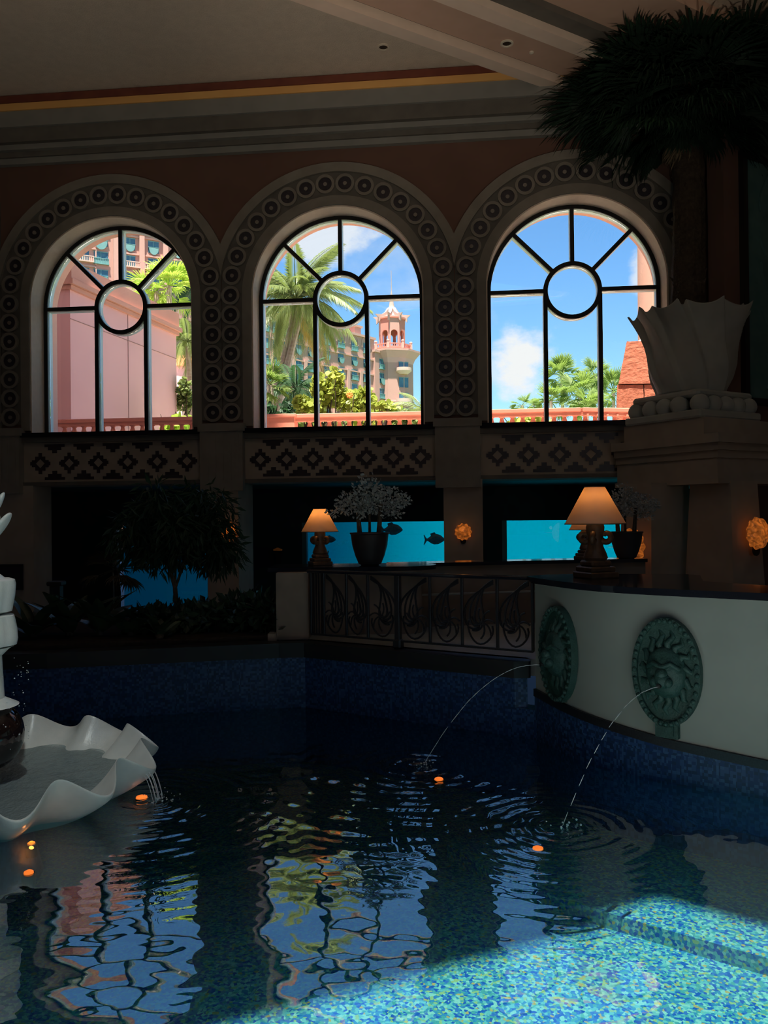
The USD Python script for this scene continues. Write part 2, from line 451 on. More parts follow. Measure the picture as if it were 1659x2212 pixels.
openings = union_all([arch(c, HALF) for c in CS])
struct('wall_far', onwall(sbox(-15, 4.55, 8.6, 12.4).difference(openings), 0, .98), 'terracotta_wall')
struct('wall_outside', onwall(sbox(-15, 3.55, 12, 12.6).difference(openings), .99, 1.12), 'salmon_render')
struct('shade_tower', wbox(-15, -4.0, 12.65, 32, -7, 1.12), 'salmon_render')  # unseen mass added above the hall to shade the left balustrade and annex
for k, c in enumerate(CS):
    t = sgroup(f'trim_{k + 1}')
    lin = arch(c, HALF, SILL - .02)
    obj('inner_reveal', onwall(lin.difference(arch(c, HALF - .03, SILL)), -.01, .60), 'reveal_stone', t)
    obj('outer_reveal', onwall(lin.difference(arch(c, HALF - .03, SILL)), .82, 1.24), 'salmon_render', t)
    half = sbox(c - PITCHW / 2 + .01, 4.9, c + PITCHW / 2 - .01, 12)
    obj('arch_moulding', onwall(disc((c, SPRING), 2.93, 96).difference(disc((c, SPRING), 2.72, 96)).intersection(sbox(c - PITCHW / 2, SPRING, c + PITCHW / 2, 12)), -.10, 0), 'stone', t)
    band = union_all([disc((c, SPRING), 2.72, 96).intersection(sbox(c - 3, SPRING, c + 3, 12)), sbox(c - PITCHW / 2, 4.82, c + PITCHW / 2, SPRING)]).intersection(half).difference(arch(c, 2.19, 4.0))
    obj('roundel_band', onwall(band, -.03, 0), 'stone_dark', t)
    obj('architrave', onwall(arch(c, 2.19, 4.75).difference(arch(c, HALF, 4.0)), -.06, 0), 'stone', t)
    spots = [(c + sg * 2.46, 5.07 + .448 * i) for i in range(7) for sg in (-1, 1)]
    for j in range(1, 17):
        a = pi * j / 17
        spots.append((c + 2.46 * math.cos(a), SPRING + 2.46 * math.sin(a)))
    for (s, z) in spots:
        if s > 8.5:
            continue
        r = obj('roundel', onwall(disc((s, z), .218, 24).difference(disc((s, z), .155, 24)), -.085, -.03), 'stone', t)
        obj('tile_disc', onwall(disc((s, z), .155, 24), -.05, -.03), 'roundel_tile', r)
        obj('boss', onwall(disc((s, z), .045, 12), -.075, -.05), 'stone', r)
# rings of the next bay to the left, seen at the frame's edge
t = sgroup('trim_4')
obj('roundel_band', wbox(-9.62, -9.08, 4.82, 10.2, -.03, 0), 'stone_dark', t)
for i in range(7):
    s, z = -6.39 - PITCHW + 2.46, 5.07 + .448 * i
    r = obj('roundel', onwall(disc((s, z), .218, 24).difference(disc((s, z), .155, 24)), -.085, -.03), 'stone', t)
    obj('tile_disc', onwall(disc((s, z), .155, 24), -.05, -.03), 'roundel_tile', r)
    obj('boss', onwall(disc((s, z), .045, 12), -.075, -.05), 'stone', r)

for k, c in enumerate(CS):
    t = sgroup(f'window_{k + 1}')
    op = arch(c, HALF - .03)
    ring = disc((c, SPRING), .66, 64)
    hw = .045
    bars = [op.difference(arch(c, HALF - .12, SILL + .02)), ring.difference(disc((c, SPRING), .56, 64))]
    bars += [sbox(c + sg * .615 - hw, SILL, c + sg * .615 + hw, SPRING - .1) for sg in (-1, 1)]
    bars += [sbox(c - HALF, SPRING - hw, c - .62, SPRING + hw), sbox(c + .62, SPRING - hw, c + HALF, SPRING + hw), sbox(c - hw, SPRING + .6, c + hw, SPRING + HALF - .05)]
    for a in (45, 135):
        b = sbox(.62, -hw, HALF - .05, hw)
        bars.append(affinity.translate(affinity.rotate(b, a, origin=(0, 0)), c, SPRING))
    names = ['outer_frame', 'ring', 'mullion', 'mullion', 'transom', 'transom', 'glazing_bar', 'glazing_bar', 'glazing_bar']
    done = Polygon()
    for nme, b in zip(names, bars):
        b = b.intersection(op).difference(done)
        done = done.union(b)
        fr = obj(nme, onwall(b, .62, .84), 'teal_frame', t)
        obj('shade_face', onwall(b, .58, .62), 'frame_dark', fr)  # shade painted in: near-black layer on the unlit room side of the bars
    for g in op.difference(done.buffer(1e-4)).geoms:
        if g.area > .01:
            obj('pane', onwall(g, .70, .71), 'window_glass', t)
    obj('sill', wbox(c - 2.25, c + 2.25, SILL - .10, SILL + .005, -.16, .62), 'granite', t)

# frieze under the windows: stepped diamonds of dark tile on a stone beam
fz = sgroup('trim_5')
obj('frieze_beam', wbox(-15, 8.6, 3.44, 4.58, 0, .95), 'pier_stone', fz)
obj('frieze_moulding', wbox(-15, 8.6, 4.46, 4.58, -.10, 0), 'stone_dark', fz)
obj('frieze_moulding', wbox(-15, 8.6, 3.44, 3.53, -.05, 0), 'stone_dark', fz)


def stepped(u, rows):
    """rows: list of (half width, z0, z1) in units u."""
    return union_all([sbox(-w * u, a * u, w * u, b * u) for w, a, b in rows])


u_ = .082
diamond = stepped(u_, [(.5, -3, 3), (1.5, -2, 2), (2.5, -1, 1), (3, -.5, .5)]).difference(affinity.rotate(sbox(-.95 * u_, -.95 * u_, .95 * u_, .95 * u_), 45))
pyr_up = stepped(u_, [(3, 0, .8), (2, .8, 1.7), (.7, 1.7, 2.6)])
pyr_dn = affinity.scale(pyr_up, 1, -1, origin=(0, 0))
PIL = [-9.05, -3.70, 1.68]
for k, (a, b) in enumerate([(-10.9, -9.6), (-8.5, -4.22), (-3.15, 1.15), (2.22, 7.0)]):
    n = max(1, round((b - a) / .66))
    w = (b - a) / n
    for i in range(n):
        s = a + w * (i + .5)
        obj('diamond_tile', onwall(affinity.translate(diamond, s, 3.97), -.012, 0), 'frieze_tile', fz)
        for s2 in ([s - w / 2] if i else []):
            obj('step_tile', onwall(affinity.translate(pyr_up, s2, 3.58), -.012, 0), 'frieze_tile', fz)
            obj('step_tile', onwall(affinity.translate(pyr_dn, s2, 4.42), -.012, 0), 'frieze_tile', fz)
for k, s in enumerate(PIL):
    t = sgroup(f'trim_{6 + k}')
    obj('pilaster', wbox(s - .50, s + .50, 3.26, 4.74, -.22, 0), 'stone', t)
    for j in range(5):
        obj('flute', wbox(s - .42 + j * .18, s - .30 + j * .18, 3.5, 4.55, -.235, -.22), 'stone', t)
    obj('pilaster_cap', wbox(s - .54, s + .54, 4.62, 4.80, -.26, 0), 'stone', t)
for k, (a, b, d) in enumerate([(-9.7, -8.3, .8), (-4.1, -3.36, 1.25), (1.35, 2.22, .8)]):
    struct(f'trim_{9 + k}', wbox(a, b, -.2, 3.45, -.05, d), 'pier_stone')
# cornice and the ceiling cove above the windows (p is how far each member stands into the room)
ct = sgroup('trim_12')
for nme, p0, p1, z0, z1, m in [('cornice_bead', 0, .14, 11.02, 11.16, 'cornice'), ('cornice_fillet', 0, .20, 11.16, 11.28, 'stone_dark'), ('cornice_bead', 0, .32, 11.28, 11.40, 'cornice'),
                               ('cove', 0, .45, 11.40, 11.72, 'stone_dark'), ('cove', 0, .52, 11.72, 12.08, 'cornice'), ('gold_band', 0, .56, 12.08, 12.24, 'gold_band'), ('red_band', 0, .60, 12.24, 12.40, 'red_band')]:
    s1 = 4.1 if 'band' in nme else 9.5
    obj(nme, wbox(-15, s1, z0, z1, -p1, 0), m, ct)
    if s1 < 9:
        obj('plain_band', wbox(s1, 9.5, z0, z1, -p1, 0), 'stone_dark', ct)

# aquarium gallery behind the columns
BACKD = 4.5
tanks = [(-8.3, -5.2, -.15, 2.45), (-2.72, 1.75, -.15, 2.48), (2.9, 8.2, -.15, 2.48)]
holes = union_all([sbox(a, z0, b, z1) for a, b, z0, z1 in tanks])
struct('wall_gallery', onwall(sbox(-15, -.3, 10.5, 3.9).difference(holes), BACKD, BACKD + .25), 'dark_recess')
struct('ceiling_gallery', wbox(-15, 10.5, 3.44, 3.60, .9, BACKD), 'panel_teal')
struct('floor_gallery', wbox(-15, 10.5, -.35, -.2, -2, BACKD + .3), 'stone_dark')
for k, (a, b, z0, z1) in enumerate(tanks):
    t = thing('aquarium', ['dim blue aquarium window low behind the small tree', 'blue aquarium window with fish behind the potted blossoms', 'plain bright cyan aquarium window behind the nearest table lamp'][k], 'aquarium')
    obj('tank_water', wbox(a - .3, b + .3, z0, z1, BACKD + 1.3, BACKD + 1.35), 'tank_water', t)
    obj('pane', wbox(a, b, z0, z1, BACKD + .20, BACKD + .22), 'window_glass', t)
    obj('jamb', [wbox(a - .07, a + .06, z0, z1, BACKD - .04, BACKD + .18)], 'balcony_teal' if k else 'white_trim', t)


def fish(L, H):
    pts = [(-.5, .30), (-.42, .12), (-.36, .05), (-.28, .10), (-.12, .27), (.1, .36), (.3, .28), (.44, .12), (.5, .0), (.42, -.1), (.2, -.26), (0, -.28), (-.15, -.2), (-.3, -.06), (-.37, -.04), (-.42, -.14), (-.5, -.3), (-.44, 0)]
    p = Polygon([(x * L, y * H) for x, y in pts]).buffer(.012)
    m = prism(p, .004)
    m = m.subdivide().subdivide().subdivide()
    v = m.vertices
    inside = np.array([p.exterior.distance(Point(*q[:2])) for q in v])
    sgn = np.where(v[:, 2] > .002, 1, -1)
    m.vertices[:, 2] = sgn * np.minimum(inside, .12 * L) * .6
    return m


for k, (px, py, L, flip, lab) in enumerate([(846, 1145, .62, 1, 'grey fish swimming right, just above the rim of the potted blossoms'), (938, 1166, .58, 1, 'grey fish with forked tail half hidden by the middle column'),
                                            (712, 1166, .34, 1, 'faint fish in the dark blue water right of the farther lamp'), (694, 1198, .42, -1, 'faint fish low behind the base of the farther lamp')]):
    t = thing('fish', lab, 'fish', group='fish in the middle aquarium')
    o = at(px, py, 23.75)
    x = WU * flip
    obj('body', frame3(fish(L, L * .75), o, x, ZZ, WW), 'fish_grey', t)
    fin = prism(Polygon([(-.16 * L, .16 * L), (.12 * L, .20 * L), (.02 * L, .34 * L), (-.2 * L, .27 * L)]), .01)
    obj('dorsal_fin', frame3(fin, o + ZZ * .02, x, ZZ, WW), 'fish_grey', t)
    obj('eye', ball(.014, o + x * .36 * L + ZZ * .02 * L - WW * .045, 1), 'frame_dark', t)

# ------------------------------------------------------------------ room shell
CEIL = 12.44
BA, BB = V(-.5, .866, 0), V(.866, .5, 0)            # the pier's and the right wall's own axes: back-left and back-right
sky_hole = Polygon([(1.62, 3.35), (-4.3, .70), (-3.6, -1.3), (4.3, -.5), (4.84, .98)])
struct('ceiling', prism(sbox(-15, -10, 15, 19.9).difference(sky_hole), .15, CEIL), 'ceiling_plaster')
t = sgroup('trim_13')
obj('skylight_kerb', prism(sky_hole.buffer(.25, join_style=2).difference(sky_hole), .5, CEIL + .3), 'beam_trim', t)
# wide coffer beam across the ceiling; v is the distance from its far-left edge, measured toward the near right
B0, BD, BN = V(-1.57, 14.8, 0), V(.853, .522, 0), V(.522, -.853, 0)
bt = sgroup('trim_14')


def beam(v0, v1, z0, z1, t0=-16, t1=9.0):
    return frame3(box((t1 - t0, v1 - v0, z1 - z0), ((t0 + t1) / 2, (v0 + v1) / 2, (z0 + z1) / 2)), B0, BD, BN, ZZ)


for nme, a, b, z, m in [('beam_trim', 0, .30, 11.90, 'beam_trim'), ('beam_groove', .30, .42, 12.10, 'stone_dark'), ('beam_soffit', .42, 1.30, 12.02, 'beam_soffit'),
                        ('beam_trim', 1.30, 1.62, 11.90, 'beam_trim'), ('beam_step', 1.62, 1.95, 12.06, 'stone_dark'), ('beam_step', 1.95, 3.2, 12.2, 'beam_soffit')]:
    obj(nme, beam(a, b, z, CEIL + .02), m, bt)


def downlight(o, r, label):
    t = thing('downlight', label, 'ceiling light', o, group=None)
    obj('trim_ring', lathe([(r, 0), (r, -.02), (r * .72, -.025), (r * .68, .0)], 24), 'downlight_trim', t)
    obj('can', lathe([(r * .70, .01), (r * .70, -.004), (r * .3, -.012)], 20), 'downlight_dark', t)
    return t


downlight(atz(828, 101, CEIL), .13, 'round recessed downlight in the plain beige ceiling')
downlight(atz(1095, 93, 12.02), .13, 'round recessed downlight in the pinkish beam soffit')
tag(obj('sprinkler_head', lathe([(.05, 0), (.05, -.03), (.02, -.05)], 12, atz(1148, 112, 12.02)), 'downlight_trim'), 'tiny round sprinkler head on the beam, right of its downlight', 'sprinkler')

RW0 = V(7.3, 17.2, 0)
def rwall(s0, s1, z0, z1, d0, d1):
    return frame3(box((s1 - s0, d1 - d0, z1 - z0), ((s0 + s1) / 2, (d0 + d1) / 2, (z0 + z1) / 2)), RW0, BB, BA, ZZ)


struct('wall_right', rwall(-.25, 9.0, -.35, 12.6, 0, .4), 'terracotta_wall')
struct('wall_left', box((.4, 38, 13), (-15.2, 8.4, 6.2)), 'terracotta_wall')
struct('wall_side', box((.4, 32.5, 13), (14.8, 5.8, 6.2)), 'terracotta_wall')
back = sbox(-15, -.35, 15, 12.6).difference(union_all([arch_ for arch_ in [affinity.translate(union_all([sbox(-1.5, 1.2, 1.5, 5.0), disc((0, 5.0), 1.5, 48)]), x, 0) for x in (8.0,)]]))
struct('wall_back', frame3(prism(back, .4), V(0, -10, 0), V(1, 0, 0), ZZ, V(0, -1, 0)), 'terracotta_wall')
# the carved teal panel hung on the right wall
t = thing('wall_panel', 'tall carved teal panel in a dark frame, right of the potted palm', 'wall panel', RW0 + BB * 1.75 - BA * .03 + ZZ * 4.9, math.atan2(BB[1], BB[0]))
obj('frame', [box((.14, .12, 5.3), (-1.45, -.03, 2.65)), box((.14, .12, 5.3), (1.45, -.03, 2.65)), box((3.04, .12, .14), (0, -.03, .07)), box((3.04, .12, .14), (0, -.03, 5.23))], 'panel_frame', t)
obj('field', box((2.8, .05, 5.1), (0, 0, 2.65)), 'panel_teal', t)
for k in range(5):
    zz = .75 + k * .95
    obj('relief', [tube([(x0 + .16 * math.sin(3.2 * q + k), -.04, zz - .4 + q * .8) for q in np.linspace(0, 1, 12)], .035, 6) for x0 in (-.75, -.25, .3, .8)], 'panel_teal', t)

def fill_floodlight(o, aim, power, angle, label):  # fill lamp added out of view to brighten the ceiling
    o, aim = np.array(o, float), np.array(aim, float)
    d = aim - o; d /= np.linalg.norm(d)
    t = thing('fill_floodlight', label, 'fill_floodlight', o, group='fill lamps added unseen on the near deck')
    x = np.cross(ZZ, d); x /= np.linalg.norm(x); y = np.cross(d, x)
    obj('body', frame3(lathe([(.05, -.22), (.10, -.20), (.12, -.04), (.13, 0), (.10, .0)], 24), V(0, 0, .0), x, y, d), 'frame_dark', t)
    obj('stand', [box((.04, .04, o[2] - .9), -ZZ * (o[2] - .9) / 2), box((.3, .3, .03), -ZZ * (o[2] - .915))], 'frame_dark', t)
    L = UsdLux.SphereLight.Define(stage, str(t.GetPath()) + '/light')
    L.CreateRadiusAttr(.06); L.CreateIntensityAttr(power); L.CreateColorAttr(Gf.Vec3f(1, .84, .68))
    sh = UsdLux.ShapingAPI.Apply(L.GetPrim()); sh.CreateShapingConeAngleAttr(angle); sh.CreateShapingConeSoftnessAttr(1.0)
    L.AddTransformOp().Set(Gf.Matrix4d().SetRotate(Gf.Rotation(Gf.Vec3d(0, 0, -1), Gf.Vec3d(*d))) * Gf.Matrix4d().SetTranslate(Gf.Vec3d(*(d * .08))))


fill_floodlight((-3.2, .9, 1.3), (-4.5, 12.3, 12.4), 8500, 28, 'floodlight added unseen on the near deck to brighten the left ceiling')
fill_floodlight((1.6, .7, 1.3), (2.2, 13.6, 12.1), 11000, 21, 'floodlight added unseen on the near deck to brighten the ceiling beam')

t = thing('ceiling_fill_spot', 'spotlight added unseen at the skylight edge to brighten the shell fountain', 'spotlight', (-1.6, 2.6, 12.15))  # fill lamp added out of view to brighten the fountain
obj('can', lathe([(.10, -.18), (.12, -.16), (.12, .1), (.08, .28)], 20), 'frame_dark', t)
L = UsdLux.SphereLight.Define(stage, str(t.GetPath()) + '/light')
L.CreateRadiusAttr(.08); L.CreateIntensityAttr(4300); L.CreateColorAttr(Gf.Vec3f(.92, 1, .96))
sh = UsdLux.ShapingAPI.Apply(L.GetPrim()); sh.CreateShapingConeAngleAttr(9.5); sh.CreateShapingConeSoftnessAttr(.8)
d_ = V(-3.75, 7.6, .8) - V(-1.6, 2.6, 12.15); d_ /= np.linalg.norm(d_)
L.AddTransformOp().Set(Gf.Matrix4d().SetRotate(Gf.Rotation(Gf.Vec3d(0, 0, -1), Gf.Vec3d(*d_))) * Gf.Matrix4d().SetTranslate(Gf.Vec3d(*(d_ * .30))))

# ------------------------------------------------------------------ the corner pier with its legs
C0 = V(6.2, 16.0, 0)
def pbox(o, la, lb, z0, z1, tl=0.0):
    """Block with its near corner at o, running la back-left and lb back-right."""
    return frame3(box((lb, la, z1 - z0), (lb / 2, la / 2, (z0 + z1) / 2)), o, BB, BA, ZZ)


pt = sgroup('trim_15')
obj('pier_block', pbox(C0, 2.05, 1.7, 4.14, 4.50), 'pier_stone', pt)
CE = V(6.33, 15.62, 0)
for nme, e, z0, z1 in [('fascia', .00, 3.98, 4.16), ('fascia', .07, 3.84, 3.98), ('fascia', .13, 3.70, 3.84), ('fascia', .17, 3.24, 3.70), ('fascia', .10, 3.20, 3.30)]:
    obj(nme, pbox(CE + (BA + BB) * e, 2.75 - e, 4.2, z0, z1), 'pier_stone', pt)


def leg(o, la, lb, z0, z1, flare):
    top = np.array([o, o + BB * lb, o + BB * lb + BA * la, o + BA * la])
    cen = top.mean(0)
    bot = cen + (top - cen) * (1 + flare)
    v = np.vstack([bot + ZZ * z0, top + ZZ * z1])
    return trimesh.convex.convex_hull(v)


for k, (o, la, lb) in enumerate([(V(5.36, 16.6, 0), .75, 1.1), (V(6.66, 15.9, 0), .95, .80)]):
    struct(f'trim_{16 + k}', leg(o, la, lb, -.3, 3.25, .32), 'pier_stone')
# inner frieze slots to the right of the pier
struct('trim_18', frame3(box((3.0, .4, 1.3), (1.5, .2, 3.9)), C0 + BB * 1.75 + BA * .35, BB, BA, ZZ), 'pier_stone')

# beaded plinth, vase and indoor palm
PC = C0 + BA * 1.0 + BB * .86
pl = thing('vase_plinth', 'stone plinth with a row of fat beads under the big vase', 'plinth', PC + ZZ * 4.50, math.atan2(BB[1], BB[0]))
obj('slab', bevel_box((1.86, 1.95, .16), (0, 0, .08), .03), 'vase_stone', pl)
for sx, sy, n in [(1, 0, 5), (0, 1, 5)]:
    for sgn in (-1, 1):
        for k in range(5):
            q = -.72 + .36 * k
            if sx and abs(q) > .7:
                continue
            obj('bead', ball(.19, (sgn * .78, q, .29) if sx else (q, sgn * .80, .29), 2, (1, 1, 1)), 'vase_stone', pl, True)
obj('cap', bevel_box((1.66, 1.72, .15), (0, 0, .50), .05), 'vase_stone', pl)

NP = 9


def vase_r(r, z, th):
    tw = th * NP + (z - .1) * 3.4
    saw = ((tw / (2 * pi)) % 1.0)
    saw = np.where(saw < .86, (saw / .86) ** 1.3, (1 - saw) / .14)
    amp = .035 + .05 * min(1, max(0, z / 1.5))
    rr = r * (1 - amp + 2 * amp * saw)
    zz = z + (.0 if z < 1.15 else (z - 1.15) / .6 * ((.13 * np.abs(2 * saw - 1.0) ** 2.2 - .05)))
    if z > 1.3:
        rr = rr * (1 + .06 * np.clip(saw - .6, 0, 1) * (z - 1.3) / .4)
    return rr, zz


vt = thing('stone_vase', 'huge pale swirl-fluted stone vase with pointed rim on the corner pier', 'vase', PC + ZZ * 5.075)
prof = [(.60, 0), (.68, .04), (.70, .12), (.80, .36), (.855, .62), (.86, .85), (.885, 1.05), (.95, 1.28), (1.04, 1.50), (1.15, 1.72), (1.09, 1.70), (.98, 1.48), (.85, 1.2), (.80, 1.0)]
tq = np.r_[0, np.cumsum(np.hypot(*np.diff(np.array(prof), axis=0).T))]
prof = np.stack([np.interp(np.linspace(0, tq[-1], 70), tq, np.array(prof)[:, k]) for k in (0, 1)], 1)
obj('bowl', lathe(prof, 300, rfun=vase_r), 'vase_stone', vt, 60)
obj('soil', lathe([(.76, 1.20), (.76, 1.30), (.5, 1.36)], 24), 'soil', vt)


def fan_leaf(rad=1.0, n=26, span=2.5, pet=.9, droop=.35, w=.045, pr=.014):
    """Palmate leaf along +x: (petiole mesh, blade mesh)."""
    pts = [(pet * t, 0, -.25 * droop * t * t * pet) for t in np.linspace(0, 1, 5)]
    pm_ = tube(pts, [pr * 1.6, pr * 1.3, pr * 1.1, pr, pr], 5)
    base = np.array(pts[-1])
    v, f = [], []
    for k in range(n):
        a = -span / 2 + span * k / (n - 1) + rng.normal(0, .02)
        L = rad * (1 - .25 * abs(a / (span / 2)) ** 2) * rng.uniform(.88, 1.08)
        d, s = V(math.cos(a), math.sin(a), 0), V(-math.sin(a), math.cos(a), 0)
        dz = droop * rng.uniform(.7, 1.4)
        q = [base, base + d * L * .5 + s * w + ZZ * (-.10 * dz * L), base + d * L * .5 - s * w + ZZ * (-.10 * dz * L) , base + d * L * .5 + ZZ * (.03 - .10 * dz * L), base + d * L * .82 + s * w * .5 + ZZ * (-.30 * dz * L), base + d * L * .82 - s * w * .5 + ZZ * (-.30 * dz * L), base + d * L * .97 + ZZ * (-.62 * dz * L)]
        o = len(v); v += q
        f += [(o, o + 1, o + 3), (o, o + 3, o + 2), (o + 1, o + 4, o + 3), (o + 3, o + 5, o + 2), (o + 3, o + 4, o + 5), (o + 4, o + 6, o + 5)]
    return pm_, trimesh.Trimesh(np.array(v), np.array(f), process=False)


def place(m, o, az, el, roll=0.0):
    T = trimesh.transformations
    m = m.copy()
    m.apply_transform(T.rotation_matrix(roll, [1, 0, 0]))
    m.apply_transform(T.rotation_matrix(-el, [0, 1, 0]))
    m.apply_transform(T.rotation_matrix(az, [0, 0, 1]))
    m.apply_translation(o)
    return m


ip = thing('indoor_palm', 'tall dark fan palm growing out of the swirl-fluted stone vase', 'palm', PC + ZZ * 6.2 - BB * .10)
tz = np.linspace(0, 5.5, 24)
obj('trunk', tube([(.10 * math.sin(z * .5) , .02 * z, z) for z in tz], .36 - .012 * tz + .015 * np.sin(tz * 9), 14), 'palm_trunk', ip)
top = V(.0, .11, 5.15)
for k in range(70):                                   # stubs of old leaf bases on the trunk
    z = rng.uniform(.7, 5.2); a = rng.uniform(0, 2 * pi); r = .33 - .012 * z
    o = V(.10 * math.sin(z * .5) + r * math.cos(a), .02 * z + r * math.sin(a), z)
    d = V(math.cos(a), math.sin(a), 0)
    obj('leaf_base', trimesh.convex.convex_hull(np.array([o - d * .04 - V(-d[1], d[0], 0) * .06, o - d * .04 + V(-d[1], d[0], 0) * .06, o + d * rng.uniform(.05, .12) + ZZ * .10, o - d * .03 + ZZ * -.10])), 'palm_trunk', ip)
for k in range(112):
    el = rng.uniform(-1.0, .30)
    az = k * 2.399 + rng.normal(0, .2)
    k_ = 1 - .58 * max(0.0, -el)
    pet_, bl = fan_leaf(k_ * rng.uniform(1.35, 1.7), 34, 2.7, k_ * rng.uniform(1.1, 1.6), .55 * k_, .036, .018)
    roll = rng.normal(0, .35)
    o = top + ZZ * (rng.uniform(-.35, .15))
    obj('frond', [place(pet_, o, az, el, roll), place(bl, o, az, el, roll)], 'palm_green', ip)
for k in range(34):                                    # younger fronds that lean out over the room
    el, az = rng.uniform(.10, .36), -pi / 2 + rng.uniform(-1.7, 1.5)
    pet_, bl = fan_leaf(rng.uniform(1.3, 1.6), 34, 2.7, rng.uniform(.9, 1.4), .5, .036, .018)
    o = top + ZZ * rng.uniform(-.1, .15); roll = rng.normal(0, .35)
    obj('frond', [place(pet_, o, az, el, roll), place(bl, o, az, el, roll)], 'palm_green', ip)
for k in range(16):
    el = rng.uniform(-1.35, -1.0); az = k * 2.399
    pet_, bl = fan_leaf(rng.uniform(.5, .75), 22, 2.0, .5, .3, .03, .016)
    obj('dead_frond', [place(pet_, top - ZZ * .4, az, el), place(bl, top - ZZ * .4, az, el)], 'dead_frond', ip)

# ------------------------------------------------------------------ pool
WALLC = spline([(1.765, 9.75), (1.95, 9.2), (2.25, 8.6), (2.76, 8.1), (3.5, 7.55), (4.7, 6.65), (6.2, 5.3), (7.4, 3.6)], 60)   # front of the white wall
RAIL0, RAIL1 = V(-1.04, 11.67, 0), V(1.77, 9.94, 0)
rn = V(-.524, -.852, 0)
pool_edge = [(-14, 10.1), (-4.43, 10.87), (-1.48, 11.5), (-1.12, 11.52), (1.70, 9.80)] + [tuple(p) for p in WALLC] + [(7.6, 1.6), (-14, 1.6)]
POOL = Polygon(pool_edge)
FLOORZ, DECK = -.75, .90
struct('floor_pool', prism(POOL.buffer(.2), .2, FLOORZ - .2), 'pool_mosaic')
rim = POOL.buffer(.25, join_style=2).difference(POOL)
struct('wall_pool', prism(rim.intersection(sbox(-20, 1.0, 20, 20)), .34 - FLOORZ, FLOORZ), 'navy_mosaic')
farrim = rim.intersection(Polygon([(-20, 9.9), (1.69, 9.9), (1.69, 13), (-20, 13)]))
struct('wall_pool', prism(farrim, DECK - .34 - .2, .34), 'navy_mosaic')
struct('trim_19', prism(farrim.buffer(.04), .20, DECK - .20), 'coping')
bench_line = [tuple(p + n * 1.62) for p, n in ((p, V(-g[1], g[0]) / np.hypot(*g) * -1) for p, g in zip(WALLC[6:], np.gradient(WALLC, axis=0)[6:]))]
bench = Polygon([tuple(p) for p in WALLC[6:]] + bench_line[::-1]).buffer(0).intersection(POOL)
struct('trim_20', prism(bench, .13, FLOORZ), 'pool_mosaic')
deck = sbox(-15, -10, 15, 19).difference(POOL.buffer(.2, join_style=2)).difference(Polygon([(-15, 16.5), (15, 16.5), (15, 30), (-15, 30)])).difference(Polygon([(-15, 10.0), (-4.4, 10.9), (-1.6, 11.6), (-1.6, 16.5), (-15, 16.5)]))
struct('floor', prism(deck, .2, DECK - .2), 'walkway')

# the water surface: gentle swell plus the rings that the two jets and the shell's spill send out
S1, S2, S3 = atz(905, 1656, 0), atz(1205, 1788, 0), atz(312, 1728, 0)


def ripple(x, y):
    h = np.zeros_like(x)
    for (sx, sy), k, A, dec in [((S1[0], S1[1]), .16, .0095, .78), ((S2[0], S2[1]), .13, .0062, .60), ((S3[0], S3[1]), .14, .0065, .65)]:
        r = np.hypot(x - sx, y - sy)
        ang = np.arctan2(y - sy, x - sx)
        h += A * np.exp(-r / dec) * np.cos(2 * pi * (r + .012 * np.sin(5 * ang + 3 * r)) / k) * np.clip(r / .1, .3, 1)
        h += .9 * A * np.exp(-r / .35) * (meshkit.noise(np.stack([x * 22, y * 22, 0 * x], -1), 5) - .5)
    p = np.stack([x, y, 0 * x], -1)
    for (sx, sy), A, rad in [((S1[0] - .5, S1[1] - .25), .0135, 1.25), ((S2[0] - .3, S2[1]), .0085, .7), ((S3[0] + .3, S3[1] - .2), .011, .9)]:
        h += A * np.exp(-((x - sx) ** 2 + (y - sy) ** 2) / rad ** 2) * (meshkit.noise(p * V(5.5, 9.0, 1), 7) - .5)
    h += .0075 * (meshkit.noise(p * V(2.1, 3.4, 1), 1) - .5) + .0022 * (meshkit.noise(p * V(4.6, 7.0, 1), 2) - .5) + .0007 * (meshkit.noise(p * V(11, 15, 1), 3) - .5)
    return h


gx, gy = np.arange(-6.0, 4.8, .024), np.arange(3.2, 11.6, .021)
X_, Y_ = np.meshgrid(gx, gy)
Z_ = ripple(X_, Y_)
ny, nx = X_.shape
i, j = np.meshgrid(np.arange(ny - 1), np.arange(nx - 1), indexing='ij')
q = np.stack([i * nx + j, i * nx + j + 1, (i + 1) * nx + j + 1, (i + 1) * nx + j], -1).reshape(-1, 4)
from shapely import contains_xy
keep = contains_xy(POOL.buffer(.03), X_.ravel(), Y_.ravel())
q = q[keep[q].all(1)]
idx = np.cumsum(keep) - 1
vv = np.stack([X_, Y_, Z_], -1).reshape(-1, 3)[keep]
water = thing('pool_water', 'dark rippled blue water filling the mosaic pool', 'water', kind='stuff')
obj('surface', trimesh.Trimesh(vv, np.vstack([idx[q][:, [0, 1, 2]], idx[q][:, [0, 2, 3]]]), process=False), 'pool_water', water, True)
rest = POOL.difference(sbox(gx[0] + .02, gy[0] + .02, gx[-1] - .02, gy[-1] - .02))
obj('calm_surface', trimesh.util.concatenate([trimesh.Trimesh(np.c_[v2, np.zeros(len(v2))], f2, process=False) for v2, f2 in (trimesh.creation.triangulate_polygon(g, engine='earcut') for g in getattr(rest, 'geoms', [rest]))]), 'pool_water', water)

